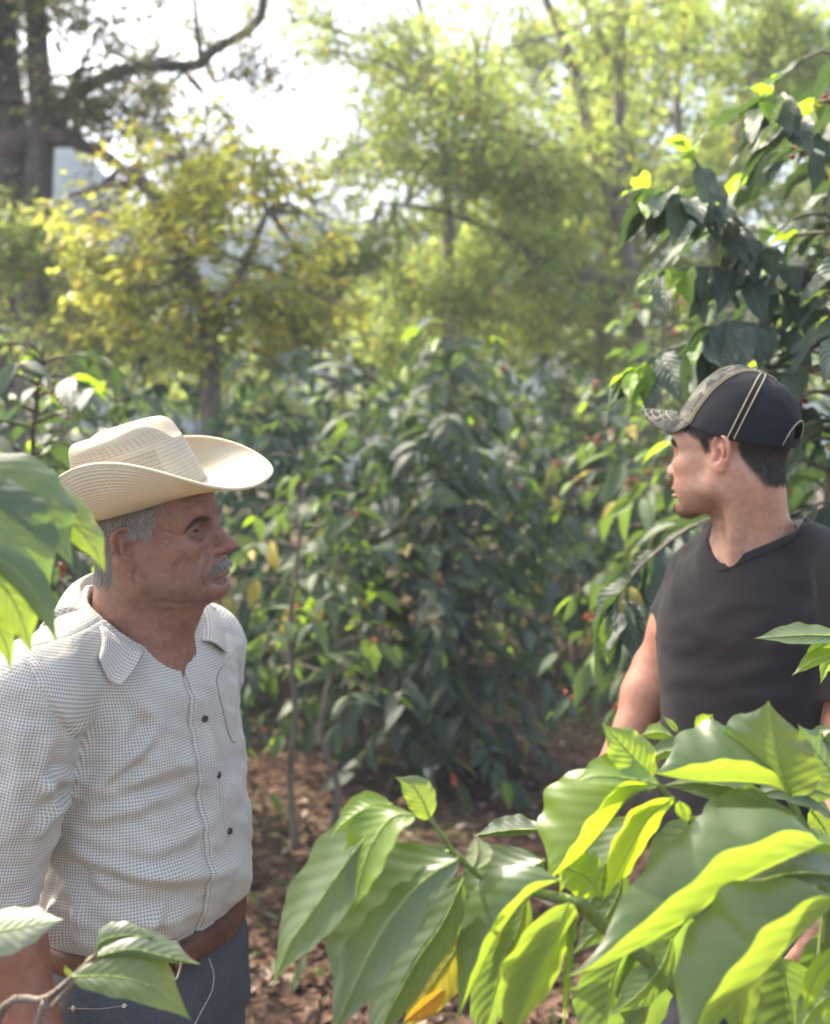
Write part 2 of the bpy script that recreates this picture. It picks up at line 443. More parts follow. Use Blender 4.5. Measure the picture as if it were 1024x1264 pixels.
# ------------------------------------------------------------------ people: heads
def head_field(F, fr, old):
    """adds a head to field F; frame: origin between the ears, x to the face, y to the left ear, z up"""
    E, C = F.ell, F.cone
    E(fr, (-0.012, 0, 0.045), (0.098, 0.077, 0.083), 0.01)                  # cranium
    E(fr, (0.045, 0, 0.045), (0.055, 0.062, 0.055), 0.03)                   # forehead
    E(fr, (0.045, 0, -0.02), (0.052, 0.058, 0.085), 0.03)                   # face
    for s in (-1, 1):
        C(fr, (0.008, s * 0.050, -0.058), (0.055, s * 0.030, -0.088), 0.018, 0.018, 0.03)      # jaw
        C(fr, (0.055, s * 0.030, -0.088), (0.086, s * 0.010, -0.100), 0.017, 0.016, 0.02)
        C(fr, (0.0, s * 0.056, -0.02), (0.008, s * 0.050, -0.06), 0.018, 0.018, 0.03)
        E(fr, (0.062, s * 0.046, -0.012), (0.026, 0.018, 0.017), 0.025)     # cheekbone
        E(fr, (0.055, s * 0.036, -0.055), (0.03, 0.025, 0.03), 0.03)        # cheek
        C(fr, (0.088, s * 0.012, 0.030), (0.066, s * 0.050, 0.030), 0.011, 0.010, 0.02)         # brow ridge
    E(fr, (0.083, 0, -0.055), (0.024, 0.030, 0.028), 0.025)                 # muzzle
    E(fr, (0.089, 0, -0.099), (0.016, 0.020, 0.016), 0.02)                  # chin
    for s in (-1, 1):
        E(fr, (0.092, s * 0.033, 0.013), (0.017, 0.020, 0.014), 0.016, -1)  # eye socket
    # nose
    b = 1.02 if old else 0.92
    C(fr, (0.090, 0, 0.022), (0.116 if old else 0.110, 0, -0.016), 0.0075 * b, 0.0095 * b, 0.014)
    E(fr, (0.118 if old else 0.112, 0, -0.022), (0.0125 * b, 0.0125 * b, 0.0105 * b), 0.010)
    for s in (-1, 1):
        E(fr, (0.103, s * 0.0125 * b, -0.026), (0.0125, 0.0075 * b, 0.0085 * b), 0.007)
    C(fr, (0.098, 0, -0.034), (0.113, 0, -0.031), 0.006, 0.005, 0.006)      # septum
    for s in (-1, 1):
        E(fr, (0.109, s * 0.0075 * b, -0.0345), (0.0065, 0.0042, 0.005), 0.004, -1)             # nostril
    # lips
    k = 0.006
    F.chain(fr, [(0.090, -0.026, -0.0655), (0.1035, -0.012, -0.0590), (0.1075, 0, -0.0595), (0.1035, 0.012, -0.0590), (0.090, 0.026, -0.0655)], [0.003, 0.0058, 0.0062, 0.0058, 0.003], k, n=9)
    F.chain(fr, [(0.090, -0.024, -0.0680), (0.1015, -0.012, -0.0720), (0.1050, 0, -0.0728), (0.1015, 0.012, -0.0720), (0.090, 0.024, -0.0680)], np.array((0.003, 0.0068, 0.0075, 0.0068, 0.003)) * (0.78 if old else 1.0), k, n=9)
    F.chain(fr, [(0.094, -0.028, -0.0675), (0.1085, -0.012, -0.0655), (0.1135, 0, -0.0658), (0.1085, 0.012, -0.0655), (0.094, 0.028, -0.0675)], 0.0016 if old else 0.0026, 0.004, -1, n=9)
    F.chain(fr, [(0.094, -0.018, -0.084), (0.1025, 0, -0.0855), (0.094, 0.018, -0.084)], 0.0035, 0.010, -1, n=7)
    # eyes: lids around the eyeball
    for s in (-1, 1):
        e = fr.sub(rot('Z', s * 12), (0.0735, s * 0.0325, 0.0135))
        E(e, (0, 0, 0), (0.0142, 0.0160, 0.0138), 0.006)
        slit = 0.0008 if old else 0.0036
        E(e, (0.012, 0, -0.0012), (0.013, 0.0140, slit), 0.0012, -1)
    if old:
        for s in (-1, 1):
            E(fr, (0.030, s * 0.040, -0.085), (0.030, 0.018, 0.017), 0.025)                    # jowl
        E(fr, (0.048, 0, -0.100), (0.035, 0.03, 0.018), 0.025)              # under the chin
    # ears
    for s in (-1, 1):
        sc = 1.0 if old else 0.98
        R = rot('Z', -s * (30 if old else 13)) @ rot('Y', -9)
        S = np.diag((sc, s * sc, sc))
        e = Frame(fr.R @ R, fr.pt((-0.010, s * 0.0715, 0.0 if old else 0.003)), fr.k)
        def q(p): return np.asarray(p) @ S
        E(e, q((-0.003, 0.0035, 0.001)), np.array((0.0165, 0.0050, 0.029)) * sc, 0.006)
        F.chain(e, [q(p) for p in ((0.006, 0.004, 0.006), (0.0125, 0.0065, 0.017), (0.007, 0.009, 0.0285), (-0.006, 0.0105, 0.0305), (-0.0165, 0.010, 0.021), (-0.019, 0.0085, 0.005), (-0.0155, 0.0065, -0.010), (-0.008, 0.005, -0.021))],
                np.array((0.003, 0.0036, 0.0038, 0.0038, 0.0036, 0.0032, 0.003, 0.003)) * sc, 0.003, n=22)
        E(e, q((-0.001, 0.0045, -0.0245)), np.array((0.0085, 0.0046, 0.0095)) * sc, 0.006)
        F.chain(e, [q(p) for p in ((-0.002, 0.0065, 0.020), (-0.008, 0.0080, 0.010), (-0.0105, 0.0080, -0.002), (-0.006, 0.0070, -0.0135), (0.000, 0.0065, -0.0165))], 0.0030 * sc, 0.004, n=14)
        E(e, q((0.0025, 0.0095, -0.004)), np.array((0.0085, 0.0075, 0.0115)) * sc, 0.003, -1)
        E(e, q((-0.003, 0.0105, 0.022)), np.array((0.006, 0.004, 0.005)) * sc, 0.003, -1)
        F.chain(e, [q(p) for p in ((0.002, 0.0095, 0.024), (-0.010, 0.0105, 0.021), (-0.0145, 0.0095, 0.006), (-0.0125, 0.008, -0.008))], 0.0017 * sc, 0.003, -1, n=12)
        E(e, q((0.0105, 0.0050, -0.0065)), np.array((0.0050, 0.0042, 0.0065)) * sc, 0.004)

GROOVES_OLD = [  # polyline in the head frame (right side), width, depth
    ([(0.092, 0.021, -0.020), (0.089, 0.031, -0.042), (0.080, 0.037, -0.068)], 0.0034, 0.0026),
    ([(0.081, 0.035, -0.070), (0.078, 0.033, -0.090)], 0.0030, 0.0018),
    ([(0.064, 0.052, -0.022), (0.056, 0.056, -0.048), (0.052, 0.053, -0.072)], 0.0045, 0.0016),
    ([(0.084, 0.024, 0.002), (0.080, 0.036, -0.003), (0.070, 0.048, 0.002)], 0.0028, 0.0018),
    ([(0.086, 0.022, -0.004), (0.079, 0.040, -0.012), (0.066, 0.053, -0.006)], 0.0030, 0.0013),
    ([(0.088, 0.020, 0.020), (0.086, 0.034, 0.0245), (0.072, 0.050, 0.018)], 0.0020, 0.0016),
    ([(0.072, 0.052, 0.014), (0.060, 0.060, 0.016), (0.050, 0.064, 0.022)], 0.0018, 0.0012),
    ([(0.072, 0.052, 0.011), (0.058, 0.061, 0.008), (0.047, 0.066, 0.006)], 0.0018, 0.0013),
    ([(0.070, 0.053, 0.008), (0.058, 0.061, 0.000), (0.050, 0.065, -0.008)], 0.0018, 0.0011),
    ([(0.100, 0.006, 0.020), (0.099, 0.007, 0.038)], 0.0020, 0.0014),
    ([(0.098, 0.000, 0.052), (0.088, 0.030, 0.056), (0.075, 0.048, 0.050)], 0.0026, 0.0012),
    ([(0.098, 0.000, 0.063), (0.088, 0.030, 0.066), (0.072, 0.048, 0.060)], 0.0026, 0.0012),
    ([(0.060, 0.035, -0.112), (0.030, 0.050, -0.104), (0.010, 0.058, -0.095)], 0.0050, 0.0020),
    ([(0.000, 0.062, -0.015), (-0.002, 0.062, -0.040), (0.000, 0.058, -0.060)], 0.0030, 0.0012)]
GROOVES_YOUNG = [([(0.088, 0.020, 0.020), (0.086, 0.034, 0.0245), (0.072, 0.050, 0.018)], 0.0020, 0.0012),
    ([(0.092, 0.021, -0.022), (0.088, 0.030, -0.044)], 0.0040, 0.0010)]
def groove(V, N, fr, lines):
    L = fr.inv(V); D = np.zeros(len(V))
    for s in (-1, 1):
        for pts, wd, dp in lines:
            q = catmull(np.array(pts) * (1, s, 1), 18)
            q = np.array([L[np.argmin(((L - a) ** 2).sum(1))] for a in q])
            q[1:-1] = (q[:-2] + q[1:-1] + q[2:]) / 3
            box = ((L > q.min(0) - 4 * wd) & (L < q.max(0) + 4 * wd)).all(1); idx = np.where(box)[0]
            best = np.full(len(idx), 1e9); tt = np.zeros(len(idx))
            for i in range(len(q) - 1):
                a = q[i]; ba = q[i + 1] - a
                h = np.clip(((L[idx] - a) @ ba) / (ba @ ba + 1e-12), 0, 1)
                d = np.linalg.norm(L[idx] - a - h[:, None] * ba, axis=1)
                m = d < best; best[m] = d[m]; tt[m] = (i + h[m]) / (len(q) - 1)
            env = np.sin(np.clip(tt, 0.06, 0.94) * math.pi) ** 0.5
            D[idx] -= (1.7 if len(lines) > 5 else 1.0) * dp * env * (np.exp(-(best / wd) ** 2) - 0.35 * np.exp(-((best - 2.0 * wd) / wd) ** 2))
    return V + N * (D * fr.k)[:, None]

def skin_tint(L, base, old):
    """albedo at head-frame points L (n,3): lips, ruddy cheeks, beard shadow, hair line"""
    c = np.tile(np.asarray(base, float), (len(L), 1))
    def blob(p, r): return np.exp(-(((L - np.asarray(p)) / np.asarray(r)) ** 2).sum(1))
    def mixc(w, col):
        nonlocal c
        w = np.clip(w, 0, 1)[:, None]; c = c * (1 - w) + np.asarray(col) * w
    nz = vnoise(L, 60, 3); nz2 = vnoise(L, 190, 5)
    c *= (1 + (0.16 if old else 0.08) * nz + (0.10 if old else 0.05) * nz2 + (0.10 if old else 0.04) * vnoise(L, 420, 8))[:, None]
    for s in (-1, 1):
        mixc(0.35 * blob((0.07, s * 0.045, -0.02), (0.03, 0.03, 0.025)), np.asarray(base) * (1.08, 0.82, 0.78))
        mixc(0.55 * blob((-0.012, s * 0.078, 0.0), (0.025, 0.012, 0.035)), np.asarray(base) * (1.10, 0.78, 0.74))
    mixc(0.45 * blob((0.118, 0, -0.02), (0.02, 0.02, 0.016)), np.asarray(base) * (1.10, 0.80, 0.76))
    lip = np.maximum(blob((0.104, 0, -0.0600), (0.02, 0.020, 0.0048)), blob((0.102, 0, -0.0725), (0.02, 0.019, 0.0058)))
    mixc(0.75 * lip, np.asarray(base) * ((0.95, 0.62, 0.62) if old else (1.05, 0.66, 0.66)))
    beard = 1 / (1 + np.exp((L[:, 2] + 0.058 - 0.3 * np.maximum(0.03 - L[:, 0], 0)) / 0.008)) * (L[:, 2] > -0.125) * np.clip((L[:, 0] + 0.005) / 0.02, 0, 1)
    beard = np.maximum(beard, blob((0.1, 0, -0.045), (0.02, 0.03, 0.008)))
    mixc((0.38 if old else 0.42) * beard * (0.8 + 0.3 * nz2) * (1 - lip), (0.16, 0.11, 0.09) if old else (0.13, 0.085, 0.065))
    if not old: mixc(0.55 * blob((0.095, 0, -0.100), (0.025, 0.020, 0.014)), (0.06, 0.04, 0.03))
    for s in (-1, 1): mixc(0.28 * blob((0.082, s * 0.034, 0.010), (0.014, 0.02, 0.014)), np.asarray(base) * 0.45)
    for s in (-1, 1): mixc(0.8 * blob((0.0865, s * 0.0335, 0.0122), (0.018, 0.0135, 0.0026)), (0.035, 0.022, 0.017))
    return c

def soften(mask, V, F, it=7):
    e = np.concatenate([F[:, [0, 1]], F[:, [1, 2]], F[:, [2, 3]], F[:, [3, 0]]]); e = np.concatenate([e, e[:, ::-1]])
    x = mask.astype(float); n = np.maximum(np.bincount(e[:, 0], minlength=len(V)), 1)
    for _ in range(it): x = 0.4 * x + 0.6 * np.bincount(e[:, 0], weights=x[e[:, 1]], minlength=len(V)) / n
    return x
def shorten_face(V, fr, k):
    """brings mouth and chin up by the share k, fading out down the neck and towards the back of the head"""
    L = fr.inv(V)
    d = k * np.clip(-L[:, 2] - 0.02, 0, 0.095) * np.clip((0.24 + L[:, 2]) / 0.12, 0, 1) * np.clip((L[:, 0] + 0.03) / 0.06, 0, 1)
    return V + d[:, None] * fr.k * fr.R[:, 2]
def hair_mask(L, old):
    x, y, z = L[:, 0], L[:, 1], L[:, 2]
    if old:
        front = np.interp(z, [-0.07, -0.03, 0.0, 0.012, 0.03, 0.06, 0.14], [-0.03, -0.022, -0.022, 0.030, 0.036, 0.052, 0.075])
        low = np.interp(x, [-0.10, -0.06, -0.03, 0.03], [-0.058, -0.058, -0.040, -0.022])
    else:
        front = np.interp(z, [-0.07, -0.03, 0.0, 0.008, 0.03, 0.05, 0.14], [-0.03, -0.026, -0.026, 0.022, 0.030, 0.06, 0.08])
        low = np.interp(x, [-0.10, -0.072, -0.035, 0.03], [-0.056, -0.058, 0.004, -0.014]) + 0.004 * vnoise(L, 160, 6)
    ear = (np.abs(y) > 0.079) | ((x > -0.038) & (x < 0.012) & (z < (0.016 if old else 0.030)))
    return (x < front) & (z > low) & ~ear

def strands(roots, dirs, normals, length, radius, seg=5, lift=0.25, curl=0.15, droop=0.0):
    n = len(roots); t = np.linspace(0, 1, seg + 1)
    length = np.broadcast_to(length, (n,)); side = nrm(np.cross(dirs, normals))
    ph = RNG.normal(size=n) * curl
    arc = (t[None] ** 2) * ph[:, None]
    P0 = roots[:, None] + dirs[:, None] * (length[:, None] * t)[..., None] + side[:, None] * (length[:, None] * arc)[..., None] \
        + normals[:, None] * (length[:, None] * lift * np.sin(t * math.pi * 0.75)[None])[..., None] - np.array((0, 0, 1.0)) * (droop * length[:, None] * t[None] ** 2)[..., None]
    r = radius * (1 - t ** 2 * 0.85)
    th = np.arange(3) * 2 * math.pi / 3
    ring = np.cos(th)[None, None, :, None] * side[:, None, None] + np.sin(th)[None, None, :, None] * normals[:, None, None]
    V = P0[:, :, None] + ring * r[None, :, None, None]
    f = grid_faces(3, seg + 1, True)
    F = (f[None] + (np.arange(n) * 3 * (seg + 1))[:, None, None]).reshape(-1, 4)
    return V.reshape(-1, 3), F

def eyes(parent, fr, look, iris=(0.035, 0.02, 0.012)):
    for s in (-1, 1):
        e = fr.sub(rot('Z', s * 12), (0.0735, s * 0.0325, 0.0135))
        th = np.linspace(0, math.pi, 25); ph = np.arange(32) * 2 * math.pi / 32
        d = nrm(np.asarray(look, float)); a = nrm(np.cross(d, (0, 0, 1))); b = np.cross(a, d)
        V = (np.cos(th)[:, None, None] * d + np.sin(th)[:, None, None] * (np.cos(ph)[None, :, None] * a + np.sin(ph)[None, :, None] * b)) * 0.0122
        V[th < 0.45] *= 1.03
        c = np.ones((25, 32, 4)); c[..., :3] = (0.22, 0.18, 0.155)
        c[th < 0.50, :, :3] = iris; c[th < 0.2, :, :3] = (0.004, 0.004, 0.004)
        mesh('eye', e.pts(V.reshape(-1, 3)), grid_faces(32, 25, True), MAT_EYE, parent, attrs={'tint': c.reshape(-1, 4)})

def hand(F, fr, s=1):
    """right hand hanging along -z of fr, palm facing +y*s, thumb to +x; slightly curled"""
    F.ell(fr, (0, 0, -0.045), (0.040, 0.015, 0.050), 0.012)
    F.cone(fr, (0, 0, 0.03), (0, 0, -0.02), 0.026, 0.026, 0.02)
    for i, (x, l) in enumerate(((0.027, 0.068), (0.009, 0.076), (-0.009, 0.070), (-0.026, 0.055))):
        c = 0.25 + 0.1 * i
        p0 = np.array((x, 0, -0.080)); p1 = p0 + l * 0.45 * np.array((x * 1.5, s * math.sin(c), -math.cos(c)))
        p2 = p1 + l * 0.33 * np.array((0, s * math.sin(c * 2.2), -math.cos(c * 2.2))); p3 = p2 + l * 0.26 * np.array((0, s * math.sin(c * 3), -math.cos(c * 3)))
        F.chain(fr, [p0, p1, p2, p3], [0.0095, 0.0088, 0.008, 0.0068], 0.004)
    F.chain(fr, [(0.030, 0.002 * s, -0.025), (0.052, 0.010 * s, -0.052), (0.056, 0.018 * s, -0.080), (0.052, 0.024 * s, -0.098)], [0.014, 0.0115, 0.010, 0.0075], 0.008)

def frame_fwd(f, t, roll=0, pitch=0, k=1.0):
    """frame with x along horizontal direction f; pitch raises the face, roll tips the left side up (degrees)"""
    f = nrm(np.array((f[0], f[1], 0.0))); l = np.array((-f[1], f[0], 0))
    R = np.stack([f, l, np.array((0, 0, 1.0))], 1)
    return Frame(R @ rot('Y', -pitch) @ rot('X', roll), t, k)

def px_on_surface(V, pts):
    """points of surface V (n,3) under photograph pixels: nearest-to-camera vertex close to each pixel"""
    u, v, d = proj(V); out = []
    for (a, b) in pts:
        r = np.hypot(u - a, v - b)
        c = np.where(r < max(5, r.min() + 1))[0]
        dd = d[c]; c = c[dd < dd.min() + 0.05]
        out.append(V[c[np.argmin(r[c])]])
    return np.array(out)

def fold(V, N, pts, width, amp, disp, valley=0.5):
    """crease along the surface polyline under photograph pixels pts: ridge of height amp with a valley on its lower side"""
    p = catmull(px_on_surface(V, pts), 24)
    lo, hi = p.min(0) - 6 * width, p.max(0) + 6 * width
    idx = np.where(((V > lo) & (V < hi)).all(1))[0]
    if not len(idx): return
    Q = V[idx]; best = np.full(len(idx), 1e9); sg = np.zeros(len(idx)); tt = np.zeros(len(idx))
    for i in range(len(p) - 1):
        a, b = p[i], p[i + 1]; ba = b - a
        h = np.clip(((Q - a) @ ba) / (ba @ ba + 1e-12), 0, 1)
        off = Q - a - h[:, None] * ba; d = np.linalg.norm(off, axis=1)
        s = np.sign(np.einsum('ij,ij->i', np.cross(ba, off), N[idx]))
        m = d < best
        best[m] = d[m]; sg[m] = s[m]; tt[m] = (i + h[m]) / (len(p) - 1)
    env = np.sin(np.clip(tt, 0.02, 0.98) * math.pi) ** 0.6
    x = best * sg
    prof = np.exp(-(x / width) ** 2) - valley * np.exp(-((x + 1.5 * width) / (0.9 * width)) ** 2)
    disp[idx] += amp * env * prof
# ------------------------------------------------------------------ the older man
old = empty('person', 'older man with grey mustache in straw cowboy hat and small check shirt', 'person', (-0.393, 1.42, 0))
OT = frame_fwd((math.cos(math.radians(30)), -math.sin(math.radians(30))), (-0.393, 1.42, 0))
hf = np.array((math.cos(math.radians(12)), -math.sin(math.radians(12))))
OH = frame_fwd(hf, (-0.351, 1.35, 1.508), roll=8, pitch=4, k=0.87)
o_sh, o_el, o_wr = P(38, 862, 1.255), P(-14, 1105, 1.25), P(66, 1345, 1.20)
fs, fe, fw = OT.pt((-0.02, 0.150, 1.315)), OT.pt((-0.055, 0.178, 1.06)), OT.pt((-0.13, 0.14, 0.82))

def build_old():
    base = (0.27, 0.142, 0.100)
    F = Field((-0.56, 1.20, 1.24), (-0.20, 1.50, 1.68), 0.0021)
    head_field(F, OH, True)
    nb = OT.pt((0.0, -0.015, 1.33))
    F.cone(WORLD, OH.pt((-0.030, 0, -0.045)), nb, 0.058, 0.064, 0.03)
    F.cone(WORLD, OH.pt((0.030, 0, -0.085)), OT.pt((0.055, -0.012, 1.31)), 0.030, 0.035, 0.04)
    F.loft(OT, [1.20, 1.27, 1.30, 1.34, 1.37, 1.40], [0.15, 0.15, 0.13, 0.10, 0.07, 0.05], [0.105, 0.10, 0.092, 0.078, 0.062, 0.05], [0.0] * 6, 0.03)
    for s in (-1, 1):
        F.cone(WORLD, OH.pt((-0.03, s * 0.055, -0.03)), OT.pt((0.062, s * 0.014 - 0.012, 1.335)), 0.012, 0.009, 0.02)      # neck muscle
    F.ell(WORLD, OH.pt((0.028, 0, -0.135)), (0.018, 0.016, 0.02), 0.02)
    V1, F1 = F.nets(); V1 = smooth_mesh(V1, F1, 1)
    V1 = groove(V1, vnormals(V1, F1), OH, GROOVES_OLD)
    # arms, trunk and legs under the clothes
    B = Field((-0.66, 1.06, 0.02), (-0.12, 1.80, 1.36), 0.0045)
    B.loft(OT, [0.92, 1.0, 1.1, 1.2, 1.28, 1.32], [0.13, 0.135, 0.135, 0.135, 0.13, 0.11], [0.10, 0.11, 0.11, 0.10, 0.088, 0.075], [0, 0.01, 0.012, 0.008, 0, 0], 0.03)
    B.cone(WORLD, o_sh, o_el, 0.052, 0.043, 0.02); B.cone(WORLD, o_el, o_wr, 0.046, 0.030, 0.015)
    B.ell(WORLD, o_el * 0.72 + o_wr * 0.28, 0.047, 0.02)
    B.cone(WORLD, fs, fe, 0.050, 0.040, 0.02); B.cone(WORLD, fe, fw, 0.042, 0.027, 0.015)
    def hand_frame(a, b, fwd):
        z = nrm(a - b); x = nrm(fwd - (fwd @ z) * z); return Frame(np.stack([x, np.cross(z, x), z], 1), b)
    hand(B, hand_frame(o_el, o_wr, OT.R[:, 0]), 1); hand(B, hand_frame(fe, fw, OT.R[:, 0]), -1)
    for s in (-1, 1):
        B.cone(OT, (0, s * 0.085, 0.90), (0.01, s * 0.09, 0.48), 0.075, 0.05, 0.02); B.cone(OT, (0.01, s * 0.09, 0.48), (-0.01, s * 0.10, 0.08), 0.048, 0.036, 0.02)
        B.cone(OT, (-0.03, s * 0.10, 0.06), (0.14, s * 0.11, 0.05), 0.035, 0.028, 0.02)
    V2, F2 = B.nets()
    L = OH.inv(V1); V1 = shorten_face(V1, OH, 0.19)
    c1 = np.ones((len(V1), 4)); c1[:, :3] = skin_tint(L, base, True)
    m = hair_mask(L, True)
    N1 = vnormals(V1, F1)
    top = m | (L[:, 2] > 0.088)
    sm = soften(top, V1, F1)[:, None]; c1[:, :3] = c1[:, :3] * (1 - sm) + sm * np.array((0.20, 0.18, 0.16))
    stub = (L[:, 0] < 0.02) & (L[:, 0] > -0.09) & (L[:, 2] < -0.05) & (L[:, 2] > -0.085) & (L[:, 0] < -0.03)
    c1[stub, :3] = c1[stub, :3] * 0.85 + 0.15 * np.array((0.18, 0.16, 0.15))
    c2 = np.ones((len(V2), 4)); c2[:, :3] = np.array((0.27, 0.115, 0.068)) * (1 + 0.15 * vnoise(V2, 40, 1) + 0.12 * vnoise(V2, 110, 2))[:, None]
    V = np.concatenate([V1, V2]); Fq = np.concatenate([F1, F2 + len(V1)])
    mesh('body', V, Fq, MAT_SKIN_OLD, old, attrs={'tint': np.concatenate([c1, c2])})
    eyes(old, OH, (1, 0.0, -0.05))
    # hair: combed back above and behind the ears
    idx = np.where(m & (L[:, 2] < 0.08))[0]
    idx = RNG.choice(idx, 8200)
    r = V1[idx] + RNG.normal(size=(len(idx), 3)) * 0.001; n = N1[idx]; l = L[idx]
    dl = np.stack([np.where(l[:, 0] > -0.03, -0.55, -0.2) + RNG.normal(size=len(l)) * 0.22, RNG.normal(size=len(l)) * 0.15, np.full(len(l), -0.8) + RNG.normal(size=len(l)) * 0.2], 1)
    d = dl @ OH.R.T; d = nrm(d - np.einsum('ij,ij->i', d, n)[:, None] * n)
    v, f = strands(r, d, n, RNG.uniform(0.006, 0.016, len(r)), 0.00024, 4, 0.10, 0.25)
    mesh('hair', v, f, MAT_HAIR_GREY, old)
    # mustache
    um = (np.abs(L[:, 1]) < 0.033) & (L[:, 0] > 0.078) & (L[:, 2] < -0.0435 - 0.32 * np.abs(L[:, 1])) & (L[:, 2] > -0.0555 - 0.42 * np.abs(L[:, 1]))
    idx = RNG.choice(np.where(um)[0], 800); l = L[idx]; n = N1[idx]
    dl = np.stack([0.25 - 6 * np.abs(l[:, 1]), np.sign(l[:, 1]) * (0.25 + 14 * np.abs(l[:, 1])), np.full(len(l), -0.9)], 1) + RNG.normal(size=(len(l), 3)) * 0.22
    d = dl @ OH.R.T; d = nrm(d - 0.75 * np.einsum('ij,ij->i', d, n)[:, None] * n)
    v, f = strands(V1[idx], d, n, RNG.uniform(0.004, 0.008, len(l)), 0.00022, 4, 0.18, 0.2)
    mesh('mustache', v, f, MAT_MUSTACHE, old)
    # brows
    for s in (-1, 1):
        t = RNG.uniform(0, 1, 240)
        q = np.stack([np.interp(t, [0, 0.5, 1], [0.1, 0.092, 0.072]), s * np.interp(t, [0, 1], [0.014, 0.052]), np.interp(t, [0, 0.5, 1], [0.028, 0.0325, 0.0215]) + RNG.normal(size=240) * 0.0022], 1)
        w = OH.pts(q); near = np.array([np.argmin(((V1 - a) ** 2).sum(1)) for a in w])
        n = N1[near]; dl = np.stack([-0.3 * np.ones(240), s * np.ones(240), 0.25 - 0.7 * t], 1) + RNG.normal(size=(240, 3)) * 0.25
        d = dl @ OH.R.T; d = nrm(d - 0.8 * np.einsum('ij,ij->i', d, n)[:, None] * n)
        v, f = strands(V1[near], d, n, RNG.uniform(0.006, 0.010, 240), 0.00025, 3, 0.3, 0.2)
        mesh('eyebrow', v, f, hair_brow, old)
hair_brow = hair_material('dark_grey_brow', (0.03, 0.027, 0.025), (0.16, 0.15, 0.14))
build_old()

